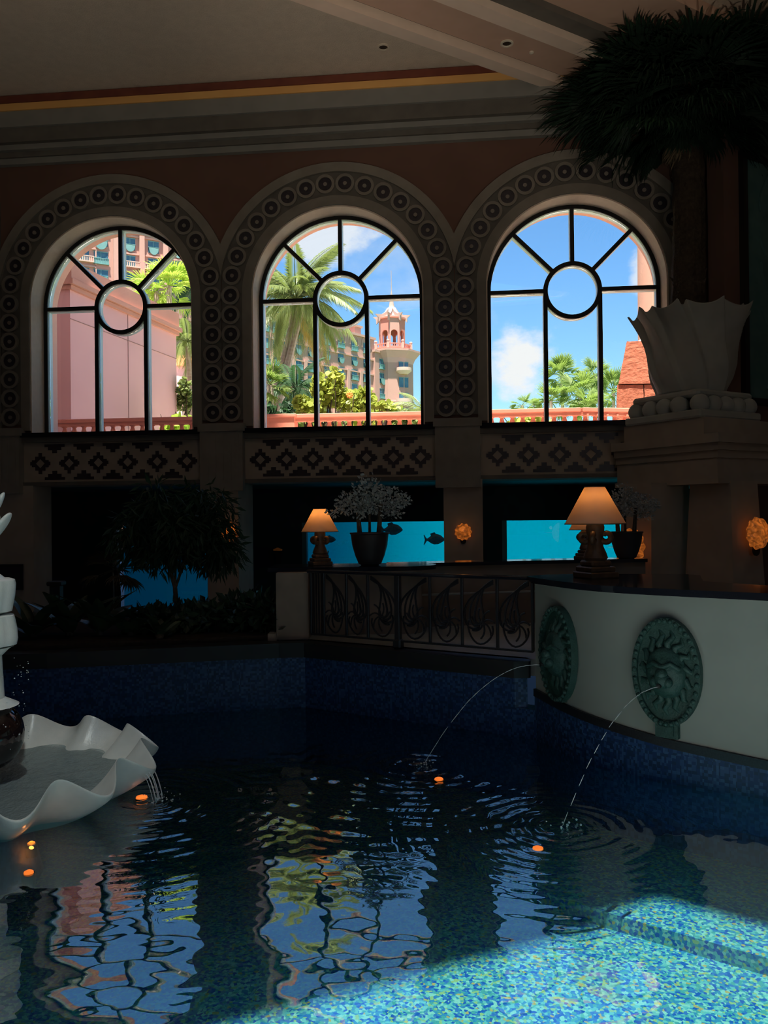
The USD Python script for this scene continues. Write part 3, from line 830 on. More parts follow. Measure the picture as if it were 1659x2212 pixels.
# ------------------------------------------------------------------ white curved wall with its granite counter, medallions and jets
N_ = len(WALLC)
g_ = np.gradient(WALLC, axis=0); tang = g_ / np.linalg.norm(g_, axis=1, keepdims=True)
outn = np.stack([tang[:, 1], -tang[:, 0]], 1)          # toward the pool
if outn[20][0] > 0:
    outn = -outn
arc = np.r_[0, np.cumsum(np.linalg.norm(np.diff(WALLC, axis=0), axis=1))]
zbase = np.interp(WALLC[:, 0], [1.76, 1.96, 2.25, 2.76, 3.5, 6], [.60, .56, .52, .44, .38, .34])


def wall_strip(off0, off1, zlo, zhi):
    """A solid that follows the wall line between two offsets toward the pool."""
    a, b = WALLC + outn * off0, WALLC + outn * off1
    zlo, zhi = np.broadcast_to(zlo, N_), np.broadcast_to(zhi, N_)
    v = np.vstack([np.c_[a, zlo], np.c_[b, zlo], np.c_[b, zhi], np.c_[a, zhi]])
    f = []
    for k in range(N_ - 1):
        for c0, c1 in ((0, 1), (1, 2), (2, 3), (3, 0)):
            p, q2 = c0 * N_ + k, c1 * N_ + k
            f += [(p, q2, q2 + 1), (p, q2 + 1, p + 1)]
    f += [(0, N_ * 3, N_ * 2), (0, N_ * 2, N_)]
    e = N_ - 1
    f += [(e, N_ + e, 2 * N_ + e), (e, 2 * N_ + e, 3 * N_ + e)]
    return fix(trimesh.Trimesh(v, np.array(f), process=False))


ctr = thing('curved_counter', 'curved white bar wall with black granite top at the pool edge', 'counter')
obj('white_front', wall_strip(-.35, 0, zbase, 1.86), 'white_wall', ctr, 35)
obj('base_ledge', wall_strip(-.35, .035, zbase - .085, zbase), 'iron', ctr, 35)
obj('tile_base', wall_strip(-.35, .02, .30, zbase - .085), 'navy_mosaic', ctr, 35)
back_edge = [(5.6, 6.9), (3.92, 8.15), (3.42, 8.9), (3.70, 9.72), (3.62, 9.93), (3.40, 9.98), (2.5, 10.18), (1.95, 10.1), (1.70, 9.92)]
slab = Polygon([tuple(p) for p in (WALLC + outn * .07)[:-6]] + back_edge).buffer(0)
slab = slab.buffer(.05).buffer(-.05)
obj('granite_top', prism(slab, .05, 1.86), 'granite', ctr)
obj('granite_edge', prism(slab.buffer(-.02), .03, 1.84), 'granite', ctr)
core = Polygon([tuple(p) for p in WALLC[:-8]] + [(5.2, 6.9), (3.6, 8.3), (3.1, 9.0), (2.9, 9.6), (2.2, 9.95), (1.80, 9.8)]).buffer(0).buffer(-.04)
obj('counter_core', prism(core, 1.84 - .5, .5), 'counter_base', ctr)


def on_curve(s):
    """Point, pool-side normal and tangent of the white wall at arc length s."""
    p = V(np.interp(s, arc, WALLC[:, 0]), np.interp(s, arc, WALLC[:, 1]), 0)
    n = V(np.interp(s, arc, outn[:, 0]), np.interp(s, arc, outn[:, 1]), 0); n /= np.linalg.norm(n)
    return p, n, V(-n[1], n[0], 0)


def s_at(x):
    return np.interp(x, WALLC[:, 0], arc)


def medallion(x, label):
    p, n, tg = on_curve(s_at(x))
    zc = 1.10
    t = thing('fountain_medallion', label, 'fountain spout', group=None)
    E = lambda m: frame3(m, p + ZZ * zc, tg, ZZ, n)
    a, b = .335, .53
    el = affinity.scale(disc((0, 0), 1, 48), a, b)
    obj('back_plate', E(prism(el, .05)), 'verdigris', t)
    obj('rim', E(prism(el.difference(affinity.scale(disc((0, 0), 1, 48), a - .05, b - .05)), .035, .05)), 'verdigris', t)
    for k in range(36):
        th = 2 * pi * k / 36
        obj('rim_bead', E(ball(.026, (math.cos(th) * (a - .028), math.sin(th) * (b - .028), .085), 1)), 'verdigris', t)
    # face of a shaggy sea beast: domed head, brow, cheeks, snout with the spout, mane of tapering locks
    dome = ball(1, (0, 0, 0), 3); dome.apply_scale([.20, .25, .12]); dome.apply_translation([0, .0, .06])
    nz = meshkit.fbm(np.array(dome.vertices) * 9, 3)[:, None]
    dome.vertices += np.array(dome.vertex_normals) * (nz - .5) * .05
    obj('head', E(dome), 'verdigris', t, True)
    obj('snout', E(cat_mesh([ball(.085, (0, -.06, .17), 2, (1, 1, 1)), ball(.06, (0, .0, .19), 2), ball(.05, (-.06, -.075, .19), 2), ball(.05, (.06, -.075, .19), 2)])), 'verdigris', t, True)
    obj('brow', E(cat_mesh([tube([(-.15, .05, .12), (-.08, .10, .17), (0, .06, .18), (.08, .10, .17), (.15, .05, .12)], .028, 8)])), 'verdigris', t, True)
    obj('spout', E(tube([(0, -.10, .14), (0, -.105, .27)], .022, 10)), 'frame_dark', t)
    for k in range(15):
        th = 2 * pi * k / 15 + .1
        c1, s1 = math.cos(th), math.sin(th)
        pts = [(c1 * .15, s1 * .20, .062), (c1 * .19 - s1 * .03, s1 * .28 + c1 * .03, .055), (c1 * .24 + s1 * .02, s1 * .36 - c1 * .02, .042), (c1 * .27 - s1 * .02, s1 * .43 + c1 * .02, .034)]
        obj('mane_lock', E(tube(pts, [.034, .038, .032, .014], 7)), 'verdigris', t, True)
    zb = float(np.interp(x, WALLC[:, 0], zbase))
    obj('stem', E(prism(sbox(-.11, zb - zc + .02, .11, -b + .06), .07)), 'verdigris', t)
    obj('stem_panel', E(prism(sbox(-.075, zb - zc + .05, .075, -b + .02), .015, .07)), 'verdigris', t)
    return p + n * .27 + ZZ * (zc - .105)


j1 = medallion(1.95, 'green bronze beast-head medallion at the left end of the white wall')
j2 = medallion(2.76, 'green bronze beast-head medallion on the middle of the white wall')


def jet(a, b, label, v0=.02, broken=.6):
    t = thing('water_jet', label, 'water jet')
    ts = np.linspace(0, 1, 40)
    P = np.array([a + (b - a) * q for q in ts])
    P[:, 2] = a[2] + v0 * ts * 4 - (a[2] + 4 * v0) * ts ** 2
    ms, k = [], 0
    while k < 38:
        n = rng.integers(2, 4) if k > 3 else 6
        seg = P[k:k + n + 1] + rng.normal(0, .002, 3)
        ms.append(tube(seg, np.r_[.002, np.full(len(seg) - 2, .0042), .002] if len(seg) > 2 else .003, 5))
        k += n + int(rng.random() < broken * k / 40)
    tag(obj('stream', ms, 'jet_water', t, True), kind='stuff')
    tag(obj('splash_drop', [ball(rng.uniform(.004, .010), (b[0] + rng.normal(0, .06), b[1] + rng.normal(0, .06), rng.uniform(.0, .05)), 1) for _ in range(14)], 'jet_water', t), kind='stuff')


jet(j1, S1 + V(.05, .06, 0), 'thin arc of water from the left medallion into the pool', .03, .3)
jet(j2, S2 + V(.05, .04, 0), 'broken thin arc of water from the middle medallion into the pool', .02, 1.0)

# ------------------------------------------------------------------ railing with nautilus scrolls along the walkway
RL = np.linalg.norm(RAIL1 - RAIL0); ru = (RAIL1 - RAIL0) / RL
rl = thing('iron_railing', 'black wrought iron railing with nautilus scrolls beside the pool', 'railing')
E = lambda m: frame3(m, RAIL0 + ZZ * DECK, ru, ZZ, np.cross(ru, ZZ))
ZB, ZT = .10, .96
obj('top_rail', E(bevel_box((RL + .1, .045, .09), (RL / 2, ZT + .02, 0), .012)), 'granite', rl)
obj('bottom_rail', E(box((RL, .025, .045), (RL / 2, ZB, 0))), 'iron', rl)
edges = [0.0, .22, .60, .95, 1.42, 1.90, 2.36, 2.84, RL]
for k, e in enumerate(edges):
    w = .075 if k in (4,) else .035
    obj('post', E(bevel_box((w, ZT - (0 if k == 4 else ZB), w), (e, (ZT + (0 if k == 4 else ZB)) / 2, 0), .006)), 'iron', rl)
obj('post_shoe', E(bevel_box((.12, .12, .12), (edges[4], .06, 0), .02)), 'iron', rl)
for k in range(4):
    obj('baluster', E(box((.018, ZT - ZB, .018), (.045 + .045 * k, (ZT + ZB) / 2, 0))), 'iron', rl)


def scroll(w, h, flip):
    ms = []
    R = (.40 * w, .36 * h)                            # rosette centre
    for q in range(4):                               # nested ribs that sweep from the top corner round to the rosette
        f_ = .42 + .19 * q
        pts = spline([(.06 * w, h * (1.0 - .015 * q)), (.06 * w + .50 * w * f_, h * (.93 - .04 * q)), (.03 * w + .95 * w * f_, h * (.62 - .03 * q)), (.10 * w + .80 * w * f_, h * (.36 - .02 * q)), (R[0] + .10 * w, R[1] - .03 * h * q)], 14)
        ms.append(tube(np.c_[pts, np.zeros(14)], .0155, 6))
    for q in range(7):                               # rosette of curling petals under the ribs
        a = 2 * pi * q / 7 + .4
        pts = [(R[0] + math.cos(a + .9 * tt) * .38 * w * tt, R[1] - .02 * h + math.sin(a + .9 * tt) * .24 * h * tt, 0) for tt in np.linspace(.05, 1, 9)]
        ms.append(tube(pts, .0125, 6))
    tail = spline([(R[0] - .30 * w, R[1] - .05 * h), (R[0] - .20 * w, R[1] - .26 * h), (R[0] + .12 * w, R[1] - .34 * h), (R[0] + .42 * w, R[1] - .18 * h), (R[0] + .45 * w, R[1] + .02 * h)], 14)
    ms.append(tube(np.c_[tail, np.zeros(14)], .0135, 6))
    m = cat_mesh(ms)
    if flip:
        m.apply_transform(np.diag([-1, 1, 1, 1])); m.apply_translation([w, 0, 0])
    return m


for k in range(1, 8):
    a, b = edges[k] + .025, edges[k + 1] - .025
    m = scroll(b - a, ZT - ZB - .05, k >= 4)
    m.apply_translation([a, ZB + .025, 0])
    obj('scroll', E(m), 'iron', rl, 60)

# far counter on its pier, back counter, and what stands on them
fc = thing('far_counter', 'black topped counter on a brown pier left of the railing', 'counter')
obj('pier', box((.46, 1.0, .95), (-1.32, 12.30, 1.375)), 'counter_base', fc)
fs = union_all([sbox(-1.68, 12.05, .30, 12.95), disc((.30, 12.5), .45, 32)]).buffer(.03)
obj('granite_top', prism(fs, .06, 1.85), 'granite', fc)
obj('counter_body', prism(fs.buffer(-.22).intersection(sbox(-1.2, 12.2, 1, 13.2)), .95, .90), 'counter_base', fc)
bcl = spline([(.1, 13.0), (1.2, 13.28), (2.6, 13.55), (3.6, 13.66), (4.25, 13.72)], 24)
bc = thing('back_counter', 'long black topped bar counter in front of the aquarium windows', 'counter')
bp = LineString(bcl).buffer(.26, cap_style=2)
obj('granite_top', prism(bp, .055, 1.85), 'granite', bc)
obj('counter_body', prism(LineString(bcl).buffer(.17, cap_style=2), .95, .90), 'counter_base', bc)
obj('foot_rail', tube(np.c_[bcl - V(-.1, .30), np.full(24, 1.42)], .018, 8), 'walkway', bc)


def lamp(o, sc, label, power):
    t = thing('table_lamp', label, 'lamp', o, .35, 'table lamps on the bar counters', scale=sc)
    obj('plinth', [bevel_box((.38, .38, .07), (0, 0, .035), .012), bevel_box((.33, .33, .06), (0, 0, .10), .012), bevel_box((.27, .27, .07), (0, 0, .165), .02)], 'lamp_bronze', t)
    obj('stem', lathe([(.12, .20), (.14, .23), (.125, .28), (.09, .36), (.085, .42), (.09, .48), (.10, .53), (.105, .58), (.09, .64), (.05, .67), (.03, .68), (.025, .80)], 24), 'lamp_bronze', t, 40)
    for q in range(4):
        a = q * pi / 2 + pi / 4
        pts = [(.125 + .05 * math.cos(u) * (1 - .1 * u), 0, .47 + .05 * math.sin(u) * (1 - .1 * u)) for u in np.linspace(2.8, -2.6, 18)]
        m = tube(pts, np.linspace(.03, .036, 18), 8)
        m.apply_transform(trimesh.transformations.rotation_matrix(a, [0, 0, 1]))
        obj('volute', m, 'lamp_bronze', t, True)
    sh = lathe([(.345, .62), (.115, 1.04), (.111, 1.04), (.341, .62)], 48)
    th = np.arange(48) * 2 * pi / 48
    v = np.vstack([np.c_[.345 * np.cos(th), .345 * np.sin(th), np.full(48, .62)], np.c_[.115 * np.cos(th), .115 * np.sin(th), np.full(48, 1.045)]])
    k = np.arange(48)
    obj('shade', trimesh.Trimesh(v, np.vstack([np.c_[k, (k + 1) % 48, 48 + (k + 1) % 48], np.c_[k, 48 + (k + 1) % 48, 48 + k]]), process=False), 'lamp_shade', t, True)
    obj('shade_ring', [tube([(r * math.cos(a), r * math.sin(a), z) for a in np.linspace(0, 2 * pi, 40)], .006, 5) for r, z in ((.115, 1.045), (.345, .62))], 'lamp_bronze', t)
    obj('bulb', ball(.035, (0, 0, .93), 2), 'bulb', t, True)
    L = UsdLux.SphereLight.Define(stage, str(t.GetPath()) + '/light')
    L.CreateRadiusAttr(.05); L.CreateIntensityAttr(power); L.CreateColorAttr(Gf.Vec3f(1, .50, .17))
    L.AddTranslateOp().Set(Gf.Vec3d(0, 0, .90))
    return t


lamp((2.435, 9.56, 1.91), 1.0, 'nearest and largest table lamp, on the curved counter by the pool', 18)
lamp((-.98, 12.62, 1.91), .82, 'table lamp on the far counter left of the potted blossoms', 18)
lamp((3.27, 13.42, 1.905), .78, 'table lamp mostly hidden behind the nearest table lamp', 15)


def leaf_cluster(n, cen, rad, size, rg, droop=0.0, quad=False, shell=.6):
    """n small leaves (folded pairs of triangles) scattered in an ellipsoid."""
    d = rg.normal(size=(n, 3)); d /= np.linalg.norm(d, axis=1, keepdims=True)
    r = rg.uniform(shell, 1, (n, 1)) if shell else rg.uniform(0, 1, (n, 1)) ** .4
    p = np.array(cen) + d * r * np.array(rad)
    ax = d + rg.normal(0, .6, (n, 3)); ax[:, 2] -= droop; ax /= np.linalg.norm(ax, axis=1, keepdims=True)
    sd = np.cross(ax, rg.normal(size=(n, 3))); sd /= np.linalg.norm(sd, axis=1, keepdims=True)
    up = np.cross(ax, sd)
    L = size[0] * rg.uniform(.7, 1.3, (n, 1)); w = size[1] * rg.uniform(.7, 1.3, (n, 1))
    v = np.stack([p, p + ax * L * .5 + sd * w + up * w * .3, p + ax * L, p + ax * L * .5 - sd * w + up * w * .3], 1).reshape(-1, 3)
    k = np.arange(n)[:, None] * 4
    return trimesh.Trimesh(v, np.vstack([k + [0, 1, 2], k + [0, 2, 3]]), process=False)


def potted(o, label, sc=1.0):
    t = thing('potted_blossom_tree', label, 'potted plant', o, 0, 'potted blossom trees on the bar counters', scale=sc)
    obj('pot', lathe([(.13, 0), (.17, .02), (.22, .14), (.265, .30), (.285, .46), (.30, .47), (.30, .49), (.27, .49), (.25, .44), (.1, .42)], 36), 'pot_dark', t, 40)
    for k, (x, y) in enumerate([(-.16, .0), (.0, .06), (.15, -.02)]):
        obj('trunk', tube([(x * .9, y, .40), (x, y, .62), (x * 1.15, y, .92)], [.042, .036, .03] if k != 1 else [.025, .022, .02], 8), 'bark', t)
    rg, ms = np.random.default_rng(5), []
    for cx, cy, cz, rx, rz, n in [(0, 0, 1.12, .24, .26, 330), (-.26, .0, .93, .28, .20, 300), (.28, .05, .98, .30, .22, 330), (-.1, -.1, .86, .22, .15, 160), (.33, -.05, .82, .2, .15, 120), (.05, .1, .9, .4, .14, 140), (.50, 0, .98, .14, .12, 60)]:
        ms.append(leaf_cluster(n, (cx, cy, cz), (rx, rx * .8, rz), (.055, .018), rg, 0, shell=.25))
    tag(obj('foliage', ms, 'blossom_leaf', t), kind='stuff')
    tw = [(-.40, 0, .86), (-.50, 0, .80), (-.58, .02, .74)]
    obj('twig', [tube(tw, .006, 5), leaf_cluster(16, (-.54, 0, .79), (.10, .05, .06), (.06, .018), rg, 0, shell=0), leaf_cluster(30, (-.48, 0, .88), (.10, .05, .09), (.055, .018), rg, 0, shell=0)], 'blossom_leaf', t)
    return t


potted((-.22, 12.48, 1.91), 'potted tree of pale blossoms beside the lamp on the far counter')
potted((3.98, 13.62, 1.905), 'potted tree of pale blossoms half hidden by the stone pier legs', .9)

# ------------------------------------------------------------------ wall sconces, torch, small wall sign
def sconce(o, n, r, label, m, power):
    n = np.array(n, float); n /= np.linalg.norm(n)
    t = thing('shell_sconce', label, 'wall light')
    side = np.cross(ZZ, n)
    prof = [(1.0, 0), (.97, .18), (.85, .38), (.6, .55), (.3, .64), (.05, .66)]

    def rib(rr, z, th):
        return rr * r * (1 + .07 * np.cos(11 * th) * min(1, rr)), np.full(th.shape, z * r)
    obj('shell', frame3(lathe(prof, 66, rfun=rib), o + n * .02, side, ZZ * 1.0, n), m, t, 60)
    obj('bracket', frame3(lathe([(.35 * r, 0), (.35 * r, .02), (.2 * r, .03)], 20), o - ZZ * r * 1.1, side, ZZ, n), 'torch_metal', t)
    L = UsdLux.SphereLight.Define(stage, str(t.GetPath()) + '/light')
    L.CreateRadiusAttr(.06); L.CreateIntensityAttr(power); L.CreateColorAttr(Gf.Vec3f(1, .45, .12))
    L.AddTranslateOp().Set(Gf.Vec3d(*(o + n * (r * .75 + .12) + ZZ * r * .5)))


sconce(W(1.78, 2.27, -.06), -WW, .185, 'glowing amber shell sconce on the middle column', 'sconce_glass', .8)
sconce(W(-3.62, 2.30, -.06), -WW, .24, 'amber shell sconce on the column behind the small tree', 'sconce_glass', 1.5)
lg = at(1632, 1152, 15.95)
sconce(lg, -BA, .30, 'big amber shell sconce on the right leg of the stone pier', 'sconce_glass', 1.6)
sconce(at(1366, 1180, 16.55) + BA * .0, -BB, .34, 'amber shell sconce seen edge-on behind the nearest lamp', 'sconce_glass', .5)
to = at(600, 1190, 23.1)
t = thing('wall_torch', 'small dark torch light on the gallery wall left of the lamp', 'wall light', to)
obj('cone', lathe([(.02, -.75), (.06, -.5), (.14, -.06), (.19, .0), (.17, .01), (.05, -.02)], 20), 'torch_metal', t)
obj('glow_cup', lathe([(.12, .0), (.13, .04), (.02, .09)], 16), 'sconce_glass_dim', t)
t = thing('wall_sign', 'small dark framed sign on the left column behind the fountain', 'sign', W(-9.0, 1.0, -.10), -YAW)
obj('frame', [box((.9, .05, .06), (0, 0, .03)), box((.9, .05, .06), (0, 0, .57)), box((.06, .05, .6), (-.42, 0, .3)), box((.06, .05, .6), (.42, 0, .3))], 'frame_dark', t)
obj('board', box((.8, .02, .52), (0, .01, .3)), 'pot_dark', t)

# ------------------------------------------------------------------ planting bed behind the far pool edge
bed = Polygon([(-12, 10.55), (-4.4, 11.15), (-1.62, 11.78), (-1.62, 14.0), (-12, 14.0)])
struct('floor_planter', prism(bed, .35, .62), 'soil')
struct('trim_21', box((.12, 3.0, 1.2), (-1.60, 13.2, .40)), 'counter_base')
struct('trim_22', box((10.5, .15, 1.2), (-6.8, 14.05, .35)), 'counter_base')


def shrub(o, rx, rz, n, size, m, label, seed, group=None, name='shrub', cat='shrub', leafm=0.0):
    rg = np.random.default_rng(seed)
    t = thing(name, label, cat, o, group=group)
    for _ in range(7):
        obj('stem', tube([(0, 0, 0), (rg.normal(0, .2) * rx, rg.normal(0, .2) * rx, rz), (rg.normal(0, .55) * rx, rg.normal(0, .5) * rx, rz * 1.5)], [.016, .012, .005], 5), 'bark', t)
    ms = []
    for k in range(4):
        a = k * pi / 2 + rg.uniform(0, 1)
        ms.append(leaf_cluster(n // 4, (.35 * rx * math.cos(a), .35 * rx * math.sin(a), rz), (rx * .8, rx * .8, rz * .95), size, rg, leafm, shell=.15))
    tag(obj('foliage', ms, m, t), kind='stuff')
    return t


HL = ['leafy dark hedge shrub beside the brown counter pier', 'leafy dark hedge shrub second left of the counter pier', 'leafy dark hedge shrub right of the small tree trunk', 'leafy dark hedge shrub at the foot of the small tree', 'leafy dark hedge shrub left of the small tree trunk']
for k, (px, Y, rx, rz) in enumerate([(572, 12.3, .42, .30), (512, 12.4, .40, .26), (448, 12.4, .42, .22), (390, 12.3, .42, .20), (335, 12.2, .36, .18)]):
    p = at(px, 1385, Y); p[2] = .95
    shrub(p, rx, rz, 420, (.17, .045), 'hedge_leaf', HL[k], 40 + k, 'hedge shrubs along the far pool edge')


def broad_leaf(L, w, droop, n=7):
    t = np.linspace(0, 1, n)
    x, z = L * t, -droop * L * t ** 2 + .15 * L * t
    wd = w * np.sin(pi * np.clip(t * .94 + .04, 0, 1)) ** .8
    v = np.vstack([np.c_[x, np.zeros(n), z], np.c_[x, wd, z + wd * .25], np.c_[x, -wd, z + wd * .25]])
    f = []
    for k in range(n - 1):
        f += [(k, k + 1, n + k + 1), (k, n + k + 1, n + k), (k, 2 * n + k, 2 * n + k + 1), (k, 2 * n + k + 1, k + 1)]
    return trimesh.Trimesh(v, np.array(f), process=False)


LB = ['broad-leaved plant at the left end of the bed, beside the fountain', 'broad-leaved plant below the dark bollard', 'broad-leaved plant with long pale leaf in the middle of the bed', 'broad-leaved plant left of the hedge', 'low broad-leaved plant at the pool coping under the small tree', 'strap-leaved plant at the foot of the brown counter pier']
for k, (px, Y, sc, n) in enumerate([(70, 11.9, 1.0, 11), (150, 12.0, 1.0, 12), (215, 12.0, .9, 12), (282, 11.9, .8, 10), (345, 11.6, .5, 9), (618, 11.95, .42, 8)]):
    p = at(px, 1390, Y); p[2] = .95
    t = thing('broadleaf_plant', LB[k], 'plant', p, group=None)
    rg = np.random.default_rng(70 + k)
    for q in range(n):
        L = sc * rg.uniform(.55, .95)
        az, el = q * 2.399 + rg.normal(0, .2), rg.uniform(.45, 1.25)
        obj('leaf', place(broad_leaf(L, .10 * sc + .02, rg.uniform(.2, .6)), (0, 0, .02), az, el, rg.normal(0, .3)), 'hedge_leaf', t)
    obj('crown', lathe([(.05, -.02), (.06, .06), (.02, .12)], 10), 'bark', t)

# the small weeping tree
tb = at(385, 1330, 12.75); tb[2] = .95
tt = thing('weeping_tree', 'small dark weeping-leaved tree in the bed left of the railing', 'tree', tb)
obj('trunk', tube([(0, 0, 0), (-.02, 0, .35), (-.05, .02, .62)], [.045, .038, .034], 10), 'bark', tt)
rg = np.random.default_rng(3)
for k in range(9):
    a = k * 2.399
    e = V(.55 * math.cos(a), .5 * math.sin(a), 1.25 + .5 * rg.uniform(-.4, 1))
    obj('branch', tube([(-.05, .02, .6), tuple(V(-.03, .02, .85) + e * V(.25, .25, .12)), tuple(e)], [.022, .016, .007], 7), 'bark', tt)
ms = []
for k in range(34):
    d = rg.normal(size=3); d /= np.linalg.norm(d)
    c = V(-.06, 0, 1.62) + d * V(.78, .7, .60) * rg.uniform(.45, 1)
    if k >= 26:
        c = V(rg.uniform(-.8, .7), rg.uniform(-.4, .3), rg.uniform(1.12, 1.3))
    ms.append(leaf_cluster(125, c, (.32, .32, .28), (.21, .021), rg, 1.1, shell=.0))
tag(obj('foliage', ms, 'tree_leaf', tt), kind='stuff')

bp_ = at(122, 1300, 13.6); bp_[2] = .62
t = thing('bollard', 'dark square bollard lantern in the bed at the left', 'bollard', bp_)
obj('post', bevel_box((.17, .17, .95), (0, 0, .475), .015), 'frame_dark', t)
obj('cap', bevel_box((.24, .24, .07), (0, 0, .98), .015), 'frame_dark', t)
obj('glass_slot', [box((.04, .175, .6), (-.04, 0, .5)), box((.04, .175, .6), (.045, 0, .5))], 'panel_teal', t)
ap = W(-7.35, -.2, 2.4)
t = thing('alcove_palm', 'dim yellowish palm in the dark alcove at far left', 'palm', ap)
obj('trunk', tube([(0, 0, 0), (.03, 0, .8), (0, 0, 1.5)], [.09, .08, .07], 8), 'bark', t)
for k in range(14):
    pet_, bl = fan_leaf(.6, 16, 2.2, .45, .5, .03, .012)
    obj('frond', [place(pet_, (0, 0, 1.5), k * 2.399, .2 + .6 * math.sin(k), 0), place(bl, (0, 0, 1.5), k * 2.399, .2 + .6 * math.sin(k), 0)], 'dead_frond', t)

# ------------------------------------------------------------------ shell fountain
FC = V(-3.82, 7.90, 0)
RS, LOB = 1.50, 13


def shell_surface(off, n_r=46, n_t=260, lo=0.0, hi=1.0):
    rho = np.linspace(lo, hi, n_r)[:, None]; th = (np.arange(n_t) * 2 * pi / n_t)[None, :]
    wv = np.cos(LOB * (th + .247))
    amp = np.clip((rho - .45) / .55, 0, 1) ** 1.5
    r = RS * rho * (1 - .062 * amp * wv * rho) - off * .4 * rho ** 4
    z = -.10 + .46 * rho ** 3.0 + .092 * amp * wv - off * (1 + .8 * (1 - rho))
    return np.stack([r * np.cos(th), r * np.sin(th), z], -1)


sf = thing('shell_fountain', 'white scalloped shell fountain basin at the left, with its stacked stem', 'fountain', FC)
a, b = shell_surface(0.0), shell_surface(.085)
# rounded lip between the inner and outer skins
lip = []
for q in np.linspace(0, pi, 7)[1:-1]:
    mid, hd = (a[-1] + b[-1]) / 2, (a[-1] - b[-1]) / 2
    outd = a[-1] - a[-2]; outd /= np.linalg.norm(outd, axis=-1, keepdims=True)
    lip.append(mid + hd * math.cos(q) + outd * .05 * math.sin(q))
S = np.concatenate([a, np.array(lip), b[::-1]], 0)
nr, nt = S.shape[:2]
i, j = np.meshgrid(np.arange(nr - 1), np.arange(nt), indexing='ij')
q = np.stack([i * nt + j, i * nt + (j + 1) % nt, (i + 1) * nt + (j + 1) % nt, (i + 1) * nt + j], -1).reshape(-1, 4)
obj('scalloped_basin', fix(trimesh.Trimesh(S.reshape(-1, 3), np.vstack([q[:, [0, 1, 2]], q[:, [0, 2, 3]]]), process=False)), 'shell_stone', sf, True)
ring = shell_surface(0, 2, 260, .89, .89)[0]
rr = [np.array([[0, 0, .31]])]
wz = []
for s in np.linspace(.1, .93, 20):
    p = ring * s; p[:, 2] = .155 + .010 * (meshkit.noise(np.c_[p[:, :2] * 13, p[:, :1] * 0], 4) - .5) * 2
    wz.append(p)
wz = np.array(wz)
i, j = np.meshgrid(np.arange(19), np.arange(260), indexing='ij')
q = np.stack([i * 260 + j, i * 260 + (j + 1) % 260, (i + 1) * 260 + (j + 1) % 260, (i + 1) * 260 + j], -1).reshape(-1, 4)
tag(obj('basin_water', trimesh.Trimesh(wz.reshape(-1, 3), np.vstack([q[:, [0, 1, 2]], q[:, [0, 2, 3]]]), process=False), 'basin_water', sf, True), 'bubbling water in the basin')
obj('pedestal', lathe([(.5, -.75), (.42, -.4), (.40, -.2), (.3, -.12)], 40), 'navy_mosaic', sf, 40)
obj('pearl', ball(.345, (0, 0, .60), 4), 'black_pearl', sf, True)
obj('stem', lathe([(.30, .88), (.17, .95), (.15, 1.35), (.22, 1.42), (.26, 1.44)], 32), 'shell_stone', sf, 40)


def drum(z0, h, r0, r1):
    def lob(r, z, th):
        return r * (1 + .06 * np.abs(np.cos(4 * th))), np.full(th.shape, z)
    return lathe([(r0 * .7, z0), (r0 * .97, z0 + .02), (r0, z0 + .06), ((r0 + r1) / 2 * 1.02, z0 + h * .5), (r1, z0 + h - .06), (r1 * .96, z0 + h - .015), (r1 * .8, z0 + h)], 64, rfun=lob)


obj('stem_drum', drum(1.44, .31, .285, .262), 'shell_stone', sf, 50)
obj('stem_drum', drum(1.76, .33, .245, .272), 'shell_stone', sf, 50)
obj('stem_collar', lathe([(.2, 2.08), (.13, 2.14), (.10, 2.3), (.12, 2.45), (.05, 2.5)], 24), 'shell_stone', sf, 40)
for ring_, (z0, rr_, ln, n, tilt) in enumerate([(2.36, .10, .34, 8, .95), (2.56, .08, .32, 7, 1.1), (2.72, .05, .30, 5, 1.3)]):
    for k in range(n):
        lf = ball(1, (0, 0, 0), 2); lf.apply_scale([ln / 2, .085, .035]); lf.apply_translation([ln / 2 + rr_, 0, 0])
        obj('petal', place(lf, (0, 0, z0), 2 * pi * k / n + ring_ * .4, tilt), 'shell_stone', sf, True)
# water spilling over the lip and its drops
sp = thing('spill_water', 'thin veil of water spilling from the right lip of the shell basin', 'water', FC)
aa = math.atan2(S3[1] - FC[1], S3[0] - FC[0])
ms = []
for k in (0, 2, 4, 5, 8):
    an = aa + (k - 4) * .018
    r0 = RS * 1.05
    pts = [(math.cos(an) * (r0 + .10 * q), math.sin(an) * (r0 + .10 * q), .26 * (1 - q ** 1.8)) for q in np.linspace(0, 1, 9)]
    ms.append(tube(pts, .003 + .0015 * (k % 3), 5))
tag(obj('stream', ms, 'jet_water', sp, True), kind='stuff')
tag(obj('splash_drop', [ball(rng.uniform(.004, .009), (math.cos(aa) * RS * 1.12 + rng.normal(0, .12), math.sin(aa) * RS * 1.12 + rng.normal(0, .12), rng.uniform(0, .05)), 1) for _ in range(40)], 'jet_water', sp), kind='stuff')
tag(obj('spray', [ball(rng.uniform(.003, .007), FC + V(.38 * math.cos(q), .38 * math.sin(q), z), 1) for q, z in zip(rng.uniform(-1.4, 1.4, 70), rng.uniform(.5, 1.3, 70))], 'jet_water'), 'fine spray of drops falling around the black pearl of the fountain', 'water drops', kind='stuff')


